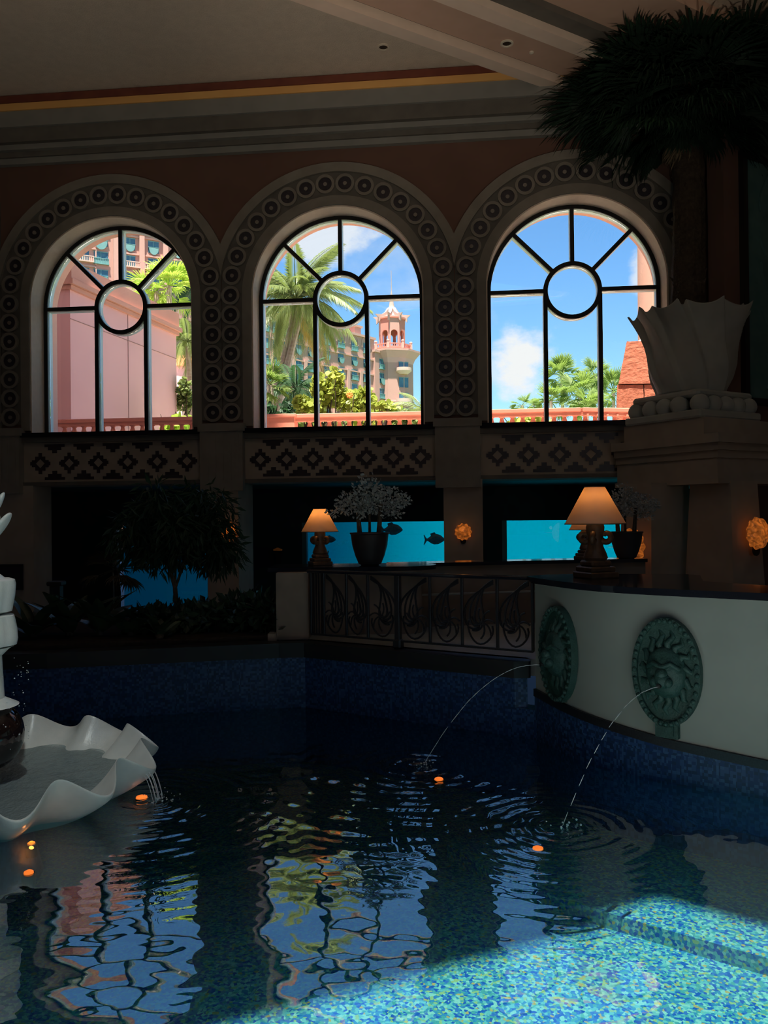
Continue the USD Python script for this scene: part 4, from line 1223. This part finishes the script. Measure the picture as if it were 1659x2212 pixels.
def pool_light(o, label, power, r=.045, up=.12):
    t = thing('pool_light', label, 'pool light', o)
    obj('housing', lathe([(r * 1.2, -.10), (r * 1.3, -.02), (r * 1.05, .0), (r * .95, -.01)], 20), 'torch_metal', t)
    obj('lens', lathe([(r * .9, .0), (r * .85, .012), (r * .4, .022)], 20), 'amber_lens', t)
    if power:
        L = UsdLux.SphereLight.Define(stage, str(t.GetPath()) + '/light')
        L.CreateRadiusAttr(.02); L.CreateIntensityAttr(power); L.CreateColorAttr(Gf.Vec3f(1, .36, .06))
        L.AddTranslateOp().Set(Gf.Vec3d(0, 0, up))


for px, py, lab, r_ in [(62, 1886, 'small amber spot built as an added lamp at the lower left of the pool', .040), (948, 1684, 'small amber spot built as an added lamp beside the farther ripples', .050), (1162, 1834, 'small amber spot built as an added lamp beside the nearer ripples', .048), (306, 1723, 'small amber spot built as an added lamp where the shell basin spills', .060)]:
    pool_light(atz(px, py, .0), lab, 0, r_)  # lamps made up to stand for amber spots on the water
ug = FC + V(.90, -1.10, -.01)
pool_light(ug, 'amber light glowing under the near lobes of the shell basin', 9.0, .035, .055)

# ------------------------------------------------------------------ outdoors: terrace, balustrade, annex
struct('floor_terrace', prism(Polygon([tuple(W(-16, 0, .98)[:2]), tuple(W(12, 0, .98)[:2]), tuple(W(12, 0, 6.2)[:2]), tuple(W(-16, 0, 6.2)[:2])]), .3, 4.05), 'terrace_floor')
GZ = 1.6
struct('floor_terrace', box((60, 40, .3), (0, -30.3, .75)), 'terrace_floor')  # unseen ground added behind the hall to bounce sun up to the ceiling
struct('floor_bounce_paving', box((60, 26, .3), (-4, 39.2, GZ - .10)), 'pale_paving')  # pale ground added to bounce sun through the windows onto the ceiling
tag(obj('lawn', box((900, 500, .3), (0, 26.0 + 250, GZ - .15)), 'lawn'), 'garden lawn beyond the terrace balustrade', 'lawn', kind='structure')
BD_, RAILZ = 4.9, 5.60


def baluster_mesh():
    return lathe([(.085, 0), (.085, .05), (.055, .07), (.05, .10), (.085, .20), (.095, .28), (.075, .38), (.045, .50), (.042, .55), (.07, .57), (.075, .62)], 14)


def balustrade(a, b, label, piers, dent=False):
    a, b = np.array(a, float), np.array(b, float)
    L = np.linalg.norm((b - a)[:2]); u = (b - a) / L; w = V(-u[1], u[0], 0)
    t = thing('balustrade', label, 'balustrade')
    E = lambda m: frame3(m, a, u, w, ZZ)
    z0 = RAILZ - .95
    obj('rail', E(cat_mesh([bevel_box((L, .36, .12), (L / 2, 0, RAILZ - .06), .02), box((L, .26, .09), (L / 2, 0, RAILZ - .16))])), 'balustrade_paint', t)
    obj('plinth', E(box((L, .30, z0 + .16 - 4.34), (L / 2, 0, (z0 + .16 + 4.34) / 2))), 'balustrade_paint', t)
    base = baluster_mesh(); base.apply_scale([1.22, 1.22, 1.0])
    n = int(L / .285)
    for k in range(n):
        x = (k + .5) * L / n
        if any(p0 - .1 < x < p1 + .1 for p0, p1 in piers):
            continue
        m = base.copy(); m.apply_translation([x, 0, z0 + .16])
        obj('baluster', E(m), 'balustrade_paint', t)
        if dent:
            obj('dentil', E(box((.06, .05, .05), (x, -.14, RAILZ - .20))), 'balustrade_paint', t)
    for p0, p1 in piers:
        obj('pier', E(cat_mesh([bevel_box((p1 - p0, .5, .90), ((p0 + p1) / 2, 0, z0 + .45), .02), bevel_box((p1 - p0 + .1, .6, .10), ((p0 + p1) / 2, 0, RAILZ - .05), .02)])), 'balustrade_paint', t)
    return t


gp = lambda px: np.array([*(lambda k: ((18.75 + BD_ / math.cos(YAW)) * k / (1 + math.tan(YAW) * k), (18.75 + BD_ / math.cos(YAW)) / (1 + math.tan(YAW) * k)))((px - 829.5) / F_PX), 0])
balustrade(gp(131), gp(470), 'shaded terracotta balustrade outside the left window', [])
o1, o2 = gp(575), gp(1256)
balustrade(o1, o2, 'sunlit terracotta balustrade outside the middle window', [(0.0, .92)])
balustrade(o2, o2 + V(math.sin(math.radians(78)), math.cos(math.radians(78)), 0) * 3.6, 'sunlit balustrade run with dentils outside the right window', [], True)

an = V(-9.87, 26.2, 0); ad, aw_ = V(.2368, .9715, 0), V(-.9715, .2368, 0)
ax = thing('annex_building', 'plain pink stucco building close outside the left window', 'building')
E = lambda m: frame3(m, an, ad, aw_, ZZ)
AL, AT = 7.0, 10.75
obj('wall', E(box((AL, 8, AT - GZ), (AL / 2, 4, (AT + GZ) / 2))), 'annex_wall', ax)
obj('parapet', E(box((AL + .12, 8.2, .55), (AL / 2, 4, AT - .22))), 'annex_trim', ax)
obj('cornice', E(cat_mesh([box((AL + .3, 8.4, .16), (AL / 2, 4, AT - .60)), box((AL + .16, 8.2, .14), (AL / 2, 4, AT - .76))])), 'annex_trim', ax)
obj('joint', E(box((AL, .02, .025), (AL / 2, -.005, 9.0))), 'joint', ax)
obj('joint', E(box((.025, .02, AT - GZ - 1.6), (3.4, -.005, (AT - 1.6 + GZ) / 2 + .8))), 'joint', ax)
obj('plinth', E(box((AL, .06, 3.9), (AL / 2, -.02, 3.5))), 'annex_trim', ax)
f0 = at(117, 760, 24.6)
t = thing('lamp_bracket', 'small rusty hook bracket on the pink wall outside the left window', 'bracket', V(-10.50, 26.25, 7.35))
obj('hook', tube([(0, 0, .40), (.05, -.02, .30), (.0, -.02, .15), (.10, -.04, .05), (.09, -.04, -.12), (.0, 0, -.16)], .022, 6), 'joint', t)
obj('conduit', tube([(-.02, .04, .45), (-.02, .04, -2.4)], .014, 6), 'joint', t)
od = at(398, 800, 46)
t = thing('domed_pavilion', 'pavilion with a rounded orange dome behind the palm, far left window', 'building', (od[0], od[1], GZ))
dz = od[2] - GZ
obj('wall', lathe([(1.35, 0), (1.35, dz), (1.0, dz)], 24), 'annex_wall', t)
obj('dome', lathe([(1.5, dz), (1.42, dz + .35), (1.15, dz + .72), (.7, dz + .95), (.05, dz + 1.05)], 32), 'dome_orange', t, 40)

# round column on its rusticated base outside the right window
rb = thing('rusticated_pedestal', 'rough orange battered stone pedestal outside the right window', 'pedestal')
k0 = at(1338, 880, 25.6)


def batter(x0a, x1a, z0, x0b, x1b, z1, y0, y1):
    k = y1 / y0                                      # the left side recedes along the line of sight
    v = np.array([(x0a, y0, z0), (x1a, y0, z0), (x1a * k, y1, z0), (x0a * k + .05, y1, z0), (x0b, y0 + .15, z1), (x1b, y0 + .15, z1), (x1b * k, y1, z1), (x0b * k + .05, y1, z1)])
    m = trimesh.convex.convex_hull(v)
    m = m.subdivide_to_size(.12)
    m.vertices += (meshkit.fbm(np.array(m.vertices) * V(6, 6, 9), 3, 2)[:, None] - .5) * .035 * np.array(m.vertex_normals)
    return m


xA, xB, xC = at(1322, 888, 25.6), at(1334, 830, 25.6), at(1357, 735, 25.6)
xm = at(1392, 860, 25.6)[0]
obj('stone_block', batter(xA[0], xm - .012, 3.0, xB[0], xm - .012, xB[2] - .012, 25.5, 28), 'rough_stucco', rb)
obj('stone_block', batter(xm + .012, xA[0] + 4.2, 3.0, xm + .012, xB[0] + 4.0, xB[2] - .012, 25.5, 28), 'rough_stucco', rb)
obj('stone_block', batter(xB[0] + .03, xB[0] + 3.9, xB[2] + .012, xC[0], xC[0] + 3.2, xC[2], 25.6, 28), 'rough_stucco', rb)
cx = at(1393, 600, 26.4)
co = thing('round_column', 'smooth peach round column at the right edge of the right window', 'column', (cx[0] + 1.15, 27.0, xC[2]))
obj('shaft', lathe([(1.16, .2), (1.14, 3), (1.1, 9.0)], 64), 'column_peach', co, 40)
obj('base_ring', lathe([(1.34, 0), (1.34, .14), (1.22, .24), (1.16, .30)], 64), 'white_trim', co, 40)

# ------------------------------------------------------------------ outdoors: the hotel
ho = thing('hotel_building', 'big pink hotel with teal balconies and a cupola tower', 'building')


def facade(o, u, n):
    """Frame of a facade: x along it, y up, z out of it."""
    return lambda m: frame3(m, o, u, ZZ, n)


def shield(r):
    return union_all([sbox(-r, -.25 * r, r, 0), affinity.scale(disc((0, -.2 * r), r, 24), 1, 1.25).intersection(sbox(-r, -2 * r, r, -.2 * r))])


def bay(E, x, z, kind, w=1.5, recess=.0):
    wd = obj('window', E(cat_mesh([box((w, 2.1, .06), (x, z, .04))])), 'hotel_glass', ho)
    obj('mullion', E(cat_mesh([box((.10, 2.1, .05), (x, z, .09)), box((w + .16, .12, .10), (x, z + 1.08, .08))])), 'balcony_teal', wd)
    if kind == 'rail':
        obj('balcony', E(cat_mesh([box((w + .35, .12, .10), (x, z - .12, .34))] + [box((.07, .85, .06), (x - w / 2 - .1 + i * (w + .2) / 9, z - .6, .34)) for i in range(10)] + [box((w + .35, .12, .5), (x, z - 1.1, .22)), box((w + .3, .8, .03), (x, z - .6, .30))])), 'balcony_teal', wd)
    elif kind == 'shield':
        obj('balcony', E(cat_mesh([prism(affinity.translate(shield(w * .45), x, z - .2), .10, .30), box((w + .1, .08, .34), (x, z - .08, .2))])), 'balcony_teal', wd)
    elif kind == 'stone':
        obj('balcony', E(cat_mesh([box((w + 1.6, .16, .2), (x, z - .05, .55))] + [box((.16, .8, .14), (x - w / 2 - .7 + i * (w + 1.4) / 9, z - .5, .55)) for i in range(10)] + [box((w + 1.6, .22, .8), (x, z - 1.0, .3))])), 'balcony_stone', wd)
    return wd


# wing B: recedes to the right, behind the middle window
oB = V(-1.76, 180, 0); uB = V(.629, .777, 0); nB = V(.777, -.629, 0)
EB = facade(oB, uB, nB)
ZB_ = 41.4
obj('wall', EB(box((60, ZB_ - GZ, 10), (-30, (ZB_ + GZ) / 2, -5))), 'hotel_wall', ho)
obj('parapet', EB(box((60.4, .5, .5), (-30, ZB_ - .3, .12))), 'hotel_trim', ho)
for z in (5.0, 8.2, 14.6):
    obj('string_course', EB(box((60.2, .28, .36), (-30, ZB_ - z, .1))), 'hotel_trim', ho)


def tB(px):
    k = (px - 829.5) / F_PX
    return -((oB[0] - k * oB[1]) / (uB[0] - k * uB[1]))


bays = [tB(p) for p in (648, 675, 709, 739.6, 768.6, 794)] + [tB(p) for p in (577, 600, 624)]
for x in bays:
    for r in range(9):
        bay(EB, x, 39.2 - 3.07 * r - .6, 'rail' if r in (0,) or r >= 2 else 'shield', 1.65)
    obj('blind_arch', EB(prism(union_all([sbox(x - 1.5, 38.8, x + 1.5, 39.6), disc((x, 39.6), 1.5, 24).intersection(sbox(x - 2, 39.6, x + 2, 42))]).difference(union_all([sbox(x - 1.2, 38, x + 1.2, 39.6), disc((x, 39.6), 1.2, 24)])), .12)), 'hotel_trim', ho)
xs = sorted(bays)
for a, b in zip(xs[:-1], xs[1:]):
    obj('buttress', EB(box((.7, ZB_ - 8 - GZ, .5), ((a + b) / 2, (ZB_ - 8 + GZ) / 2, .2))), 'hotel_trim', ho)
obj('roof_block', EB(box((9, 3.2, 6), (tB(722), ZB_ + .6, -4))), 'hotel_trim', ho)
obj('chimney', EB(cat_mesh([box((2.0, 2.2, 2.0), (tB(785), ZB_ + .8, -2)), box((2.6, .4, 2.6), (tB(785), ZB_ + 1.9, -2))])), 'hotel_trim', ho)

# the corner tower: an octagon with a flared cornice and a cupola
TC = V(2.2, 185.5, 0)
T8 = pi / 8 + .18
tw = lambda name, prof, m, n=8: obj(name, lathe(prof, n, TC, rot=T8), m, ho)
tw('tower_wall', [(4.75, GZ), (4.75, 36.2), (5.2, 37.2), (6.3, 38.4), (6.5, 38.6), (6.5, 39.0), (4.0, 39.2)], 'hotel_wall')
tw('tower_band', [(4.85, 27.4), (4.95, 27.5), (4.95, 27.8), (4.85, 27.9)], 'hotel_trim')
EW = facade(V(TC[0] - 4.4, TC[1] - 4.75, 0), V(.80, .60, 0), V(.60, -.80, 0))
# flank wall of the tower with its own window column, flush with wing B
EF = facade(V(-1.76, 180, 0) - nB * -.6, uB, nB)
obj('flank_wall', EF(box((5.4, 38.5 - GZ, 6), (2.2, (38.5 + GZ) / 2, -3.0))), 'hotel_wall', ho)
obj('flank_cornice', EF(box((6.0, .5, .8), (2.2, 38.4, -.1))), 'hotel_trim', ho)
for r in range(8):
    bay(EF, 2.0, 35.8 - 3.1 * r - (0.0 if r < 2 else .25), 'shield' if r == 1 else 'rail', 1.9)
for r in range(6):
    z = 35.2 - 3.4 * r
    ang = math.atan2(-.93, .37)
    n8 = V(math.cos(ang), math.sin(ang), 0); u8 = V(-n8[1], n8[0], 0)
    E8 = facade(TC + n8 * 4.55, u8, n8)
    bay(E8, .8, z, 'none', 2.2)
    if r in (0, 2, 4):
        obj('bow_balcony', [frame3(lathe([(.9, -1.6), (1.7, -1.0), (1.8, -.9), (1.8, -.2), (1.65, -.2), (1.6, -.9)], 28), TC + n8 * 4.5 + u8 * .8 + ZZ * z, u8, n8, ZZ)], 'balcony_stone', ho)
# cupola
zc0 = 39.0
tw('cupola_terrace', [(4.6, zc0), (4.6, zc0 + .5), (4.5, zc0 + .5), (4.0, zc0 + .55)], 'hotel_coral')
for k in range(8):
    a0, a1 = T8 + k * pi / 4, T8 + (k + 1) * pi / 4
    p0, p1 = TC + 4.3 * V(math.cos(a0), math.sin(a0), 0), TC + 4.3 * V(math.cos(a1), math.sin(a1), 0)
    obj('terrace_rail', [bar(p0 + ZZ * (zc0 + 1.5), p1 + ZZ * (zc0 + 1.5), .25), bar(p0 + ZZ * (zc0 + .7), p1 + ZZ * (zc0 + .7), .25)] + [bar(p0 + (p1 - p0) * q + ZZ * (zc0 + .5), p0 + (p1 - p0) * q + ZZ * (zc0 + 1.5), .2) for q in np.linspace(.12, .88, 6)], 'hotel_coral', ho)
    obj('rail_urn', [box((.6, .6, 1.3), p0 + ZZ * (zc0 + 1.1)), ball(.36, p0 + ZZ * (zc0 + 2.05), 2)], 'hotel_trim', ho)
zl0, zl1, rl_ = zc0 + .4, zc0 + 7.4, 3.0
tw('lantern_roof', [(3.05, zl1 - .1), (3.3, zl1), (3.3, zl1 + .35), (2.2, zl1 + .7), (1.9, zl1 + .8)], 'hotel_coral')
for k in range(8):
    a0, a1 = T8 + k * pi / 4, T8 + (k + 1) * pi / 4
    p0, p1 = rl_ * V(math.cos(a0), math.sin(a0), 0), rl_ * V(math.cos(a1), math.sin(a1), 0)
    L8 = np.linalg.norm(p1 - p0); u8 = (p1 - p0) / L8; n8 = V(u8[1], -u8[0], 0)
    h = zl1 - zl0
    pan = sbox(0, 0, L8, h)
    if True:
        pan = pan.difference(union_all([sbox(L8 * .17, .8, L8 * .83, h * .52), disc((L8 / 2, h * .52), L8 * .33, 24)]))
    obj('lantern_wall', frame3(prism(pan, .35), TC + p0 + ZZ * zl0 - n8 * .35, u8, ZZ, n8), 'hotel_coral' if k % 2 == 0 else 'hotel_wall', ho)
tw('spire', [(2.3, zl1 + .4), (1.7, zl1 + 1.1), (1.05, zl1 + 2.0), (.62, zl1 + 3.2), (.32, zl1 + 4.8), (.10, zl1 + 6.6), (.04, zl1 + 6.8)], 'spire_stone')
tw('spire_rod', [(.09, zl1 + 6.6), (.05, zl1 + 11.2)], 'spire_stone', 6)
for k in range(8):
    a = T8 + k * pi / 4
    d = V(math.cos(a), math.sin(a), 0); s = V(-d[1], d[0], 0)
    pr = Polygon([(.9, 2.6), (1.7, 1.5), (2.7, .85), (4.3, .75), (3.6, .15), (3.5, -.9), (3.0, -.3), (2.2, .25), (1.4, .6)])
    m = prism(pr, .9, -.45)
    m.vertices[:, 2] *= np.clip(1.25 - m.vertices[:, 0] / 4.2, .15, 1)
    obj('roof_horn', frame3(m, TC + ZZ * (zl1 + .2), d, ZZ, np.cross(d, ZZ)), 'spire_stone', ho)

# wing A: the nearer, taller wing seen through the left window
oA = V((285 - 829.5) / F_PX * 150, 150, 0); uA = V(.883, .469, 0); nA = V(.469, -.883, 0)
EA = facade(oA, uA, nA)

def tA(px):
    k = (px - 829.5) / F_PX
    return -((oA[0] - k * oA[1]) / (uA[0] - k * uA[1]))


xA0, xA1 = tA(95), tA(487)
obj('wall', EA(box((xA1 - xA0, 66 - GZ, 10), ((xA1 + xA0) / 2, (66 + GZ) / 2, -5))), 'hotel_wall', ho)

cols = [(185, 'stone'), (223, 'flat'), (286, 'log'), (337, 'log'), (390, 'log'), (445, 'log')]
for px, kd in cols:
    x = tA(px)
    for r in range(-3, 9):
        z = 52.4 - 3.2 * r
        kind = ('shield' if r % 2 == 0 else 'rail') if kd == 'flat' else ('shield' if r % 2 == 0 else 'stone')
        if kd != 'flat':
            obj('loggia', EA(cat_mesh([box((4.2, .3, .35), (x, z + 1.45, .15)), box((.25, 2.9, .3), (x - 2.1, z, .12)), box((.25, 2.9, .3), (x + 2.1, z, .12))])), 'hotel_trim', ho)
        bay(EA, x, z, kind, 2.4 if kd == 'flat' else 1.9)
for q in (255, 311, 362, 418):
    obj('buttress', EA(box((.9, 60, .7), (tA(q), 32, .3))), 'hotel_trim', ho)
for z in (56.8, 44.0, 37.6):
    obj('string_course', EA(box((xA1 - xA0, .35, .6), ((xA1 + xA0) / 2, z, .25))), 'hotel_trim', ho)

# ------------------------------------------------------------------ outdoors: palms and shrubs
def frond(L, n=34, ll=.55, droop=.55, w=.028, rg=rng):
    """Feather leaf along +x: an arching rib with drooping leaflets."""
    t = np.linspace(0, 1, 10)
    rib = np.c_[L * t * (1 - .18 * droop * t), np.zeros(10), L * (.22 * t - (.22 + droop) * t ** 2.2)]
    parts = [tube(rib, np.linspace(.032, .006, 10), 4)]
    v, f = [], []
    for k in range(n):
        q = .14 + .86 * k / n
        p = V(np.interp(q, t, rib[:, 0]), 0, np.interp(q, t, rib[:, 2]))
        tg = V(np.interp(min(1, q + .05), t, rib[:, 0]), 0, np.interp(min(1, q + .05), t, rib[:, 2])) - p; tg /= np.linalg.norm(tg) + 1e-9
        l = ll * (math.sin(pi * (.12 + .82 * q)) ** .7) * rg.uniform(.85, 1.1)
        for sg in (-1, 1):
            d = tg * .62 + V(0, sg * .72, -.15); d /= np.linalg.norm(d)
            s = np.cross(d, ZZ); s /= np.linalg.norm(s) + 1e-9
            m = p + d * l * .5 + ZZ * (-.10 * l * droop); e = p + d * l * .92 + ZZ * (-(.35 + rg.uniform(0, .35)) * l * (.5 + droop))
            o = len(v)
            v += [p, m + s * w, m - s * w, e]
            f += [(o, o + 1, o + 2), (o + 1, o + 3, o + 2)]
    parts.append(trimesh.Trimesh(np.array(v), np.array(f), process=False))
    return cat_mesh(parts)


def coconut(o, top, label, L, nf, seed, trunks, mats=('coconut_leaf', 'coconut_dry'), r=.16, name='coconut_palm'):
    rg = np.random.default_rng(seed)
    t = thing(name, label, 'palm tree', o)
    for tr in trunks:
        tr[0][2] = 0.0
        pts = spline(tr, 14)
        obj('trunk', tube(pts, np.linspace(r * 1.35, r * .8, 14) * (1 + .04 * np.sin(np.arange(14) * 2.1)), 10), 'coconut_trunk', t)
    top = np.array(top, float)
    for k in range(nf):
        el = 1.15 - 1.65 * (k / nf) + rg.normal(0, .08)
        m = frond(L * rg.uniform(.8, 1.1), 58, .26 * L, .35 + .38 * (k / nf), .0075 * L, rg)
        dry = k > nf * .96
        obj('frond', place(m, top + V(0, 0, .1), k * 2.399 + rg.normal(0, .15), el, rg.normal(0, .25)), mats[1] if dry else mats[0], t)
    return t


def rel(px, py, Y, base):
    return at(px, py, Y) - base


b1 = at(600, 1000, 34); b1[2] = GZ
coconut(b1, rel(640, 655, 34, b1), 'twin-trunk coconut palm filling the left of the middle window', 2.75, 46, 21,
        [[rel(590, 1000, 34, b1), rel(595, 860, 34, b1), rel(618, 760, 34, b1), rel(636, 665, 34, b1)], [rel(606, 1000, 33.8, b1), rel(608, 850, 33.8, b1), rel(632, 745, 33.8, b1), rel(650, 668, 33.8, b1)]])
b2 = at(410, 1000, 36); b2[2] = GZ
coconut(b2, rel(404, 745, 36, b2), 'slender coconut palm right of the pink annex in the left window', 1.75, 22, 22, [[rel(413, 1000, 36, b2), rel(412, 850, 36, b2), rel(408, 790, 36, b2), rel(405, 748, 36, b2)]], r=.13)
b3 = at(440, 900, 44); b3[2] = GZ
coconut(b3, rel(432, 610, 44, b3), 'greyish palm at the right edge of the left window', 2.6, 24, 23, [[rel(440, 900, 44, b3), rel(436, 760, 44, b3), rel(433, 615, 44, b3)]], ('coconut_dark', 'coconut_leaf'))
b4 = at(650, 1000, 31); b4[2] = GZ
coconut(b4, rel(640, 850, 31, b4), 'dark young palm low behind the balustrade, left of the mullion', 1.7, 18, 24, [[rel(640, 1000, 31, b4), rel(640, 855, 31, b4)]], ('coconut_dark', 'coconut_leaf'), r=.12)
b5 = at(905, 1000, 40); b5[2] = GZ
coconut(b5, rel(912, 893, 40, b5), 'pale feather palm tips at the right edge of the middle window', 1.6, 16, 25, [[rel(912, 1000, 40, b5), rel(912, 895, 40, b5)]], r=.12)


def fan_palm(px, py, Y, R, n, label, seed, mat='fan_leaf', tr=.12, elr=(-.9, 1.35), foot=None):
    global rng
    keep_rng = rng; rng = np.random.default_rng(seed)
    top = at(px, py, Y)
    b = V(top[0], top[1], GZ if foot is None else foot)
    t = thing('fan_palm', label, 'palm tree', b)
    h = top[2] - b[2]
    obj('trunk', tube([(0, 0, 0), (.03, 0, h * .5), (0, 0, h)], [tr * 1.2, tr, tr], 10), 'coconut_trunk', t)
    R = R * 1.22
    for k in range(int(n * 1.1)):
        pet_, bl = fan_leaf(R * rng.uniform(.6, .75), 16, 2.3, R * .45, .30, .026 * R, .012 * R)
        el = rng.uniform(*elr)
        az = k * 2.399
        obj('frond', [place(pet_, (0, 0, h), az, el, rng.normal(0, .4)), place(bl, (0, 0, h), az, el, rng.normal(0, .4))], mat, t)
    rng = keep_rng


fan_palm(1214, 812, 58, 1.25, 24, 'fan palm left of the mullion-side pair in the right window', 31)
fan_palm(1283, 812, 58, 1.2, 24, 'fan palm with a bare trunk at the centre-right of the right window', 32)
fan_palm(1252, 850, 56, 1.5, 26, 'bushy fan palm between the two taller ones in the right window', 33)
fan_palm(1190, 866, 56, 1.3, 20, 'low fan palm at the left of the right window clump', 34)
fan_palm(1325, 845, 60, 1.5, 22, 'fan palm beside the rough pedestal in the right window', 35)
fan_palm(1128, 876, 62, .9, 14, 'tiny lone fan palm top over the right balustrade', 36)
fan_palm(1268, 880, 54, 1.2, 18, 'low leafy fan palm just above the right balustrade', 37)
fan_palm(584, 832, 30, .72, 18, 'bright fan palm at the lower left of the middle window', 38)
fan_palm(365, 618, 38, 1.3, 18, 'lime green broad-leaved palm above the pink annex', 39, 'lime_leaf')
fan_palm(338, 630, 38.5, 1.1, 14, 'lime green palm lower left of the other lime palm', 40, 'lime_leaf')


def round_leaf_bush(px, py, Y, rx, rz, n, label, seed, m='grape_leaf', size=.085, twig=True):
    n = int(n * 2.2)
    rg = np.random.default_rng(seed)
    c = at(px, py, Y)
    t = thing('sea_grape_bush', label, 'bush', (c[0], c[1], GZ))
    h = c[2] - GZ
    for _ in range(9):
        obj('stem', tube([(0, 0, 0), (rg.normal(0, .3) * rx, rg.normal(0, .2) * rx, h * .7), (rg.normal(0, .6) * rx, rg.normal(0, .3) * rx, h + rg.normal(0, .4) * rz)], [.06, .04, .012], 6), 'bark', t)
    an_, ms = np.arange(7) * 2 * pi / 7, []
    for k in range(5):
        cc = V(rg.uniform(-.6, .6) * rx, rg.uniform(-.4, .4) * rx, h + rg.uniform(-.45, .45) * rz)
        d = rg.normal(size=(n // 5, 3)); d /= np.linalg.norm(d, axis=1, keepdims=True)
        p = cc + d * rg.uniform(.3, 1, (n // 5, 1)) * V(rx * .55, rx * .5, rz * .6)
        nn = rg.normal(size=p.shape) + V(-.2, -.5, .7); nn /= np.linalg.norm(nn, axis=1, keepdims=True)
        a1 = np.cross(nn, rg.normal(size=p.shape)); a1 /= np.linalg.norm(a1, axis=1, keepdims=True); b1_ = np.cross(nn, a1)
        R = size * rg.uniform(.6, 1.2, (len(p), 1, 1))
        v = p[:, None] + R * (np.cos(an_)[None, :, None] * a1[:, None] + np.sin(an_)[None, :, None] * b1_[:, None])
        kk = np.arange(len(p))[:, None] * 7
        f = np.vstack([kk + [0, q, q + 1] for q in range(1, 6)])
        ms.append(trimesh.Trimesh(v.reshape(-1, 3), f, process=False))
    tag(obj('foliage', ms, m, t), kind='stuff')
    return t


round_leaf_bush(708, 840, 27.5, .55, 1.0, 460, 'tall yellow-green sea grape bush right of the left mullion', 51)
round_leaf_bush(668, 880, 27.0, .55, .5, 300, 'low sea grape bush above the balustrade pier', 52)
round_leaf_bush(765, 868, 27.5, .75, .6, 520, 'broad yellow-green sea grape bush beside the right mullion', 53)
round_leaf_bush(822, 876, 27.0, .35, .18, 70, 'thin sea grape twig right of the right mullion', 54)
round_leaf_bush(600, 890, 29.0, .6, .5, 220, 'dark bush at the foot of the twin-trunk palm', 55, 'coconut_dark')
round_leaf_bush(395, 850, 33, .5, .8, 260, 'green shrub beside the slender palm outside the left window', 56, 'coconut_leaf')
for k, (px, lab) in enumerate([(700, 'garden bush low behind the balusters of the middle window, left'), (800, 'garden bush low behind the balusters of the middle window, centre'), (890, 'garden bush low behind the balusters of the middle window, right'), (1150, 'garden bush low behind the balusters of the right window'), (400, 'lime green bush low behind the balusters of the left window')]):
    round_leaf_bush(px, 925, 30, 1.1, 1.0, 420, lab, 60 + k, 'lime_leaf' if k == 4 else ('grape_leaf' if k % 2 else 'coconut_leaf'), .12)
fl = at(755, 853, 26.9)
t = thing('orange_flower', 'round orange flower on the sea grape bush in the middle window', 'flower', fl)
for k in range(8):
    m = ball(1, (0, 0, 0), 1); m.apply_scale([.065, .03, .045]); m.apply_translation([.06, 0, 0])
    m = place(m, (0, 0, 0), 0, 0); m.apply_transform(trimesh.transformations.rotation_matrix(2 * pi * k / 8, [0, 1, 0]))
    obj('petal', m, 'flower_orange', t)
obj('stem', tube([(0, .02, 0), (.02, .06, -.5), (.05, .3, GZ - fl[2])], .008, 5), 'coconut_leaf', t)
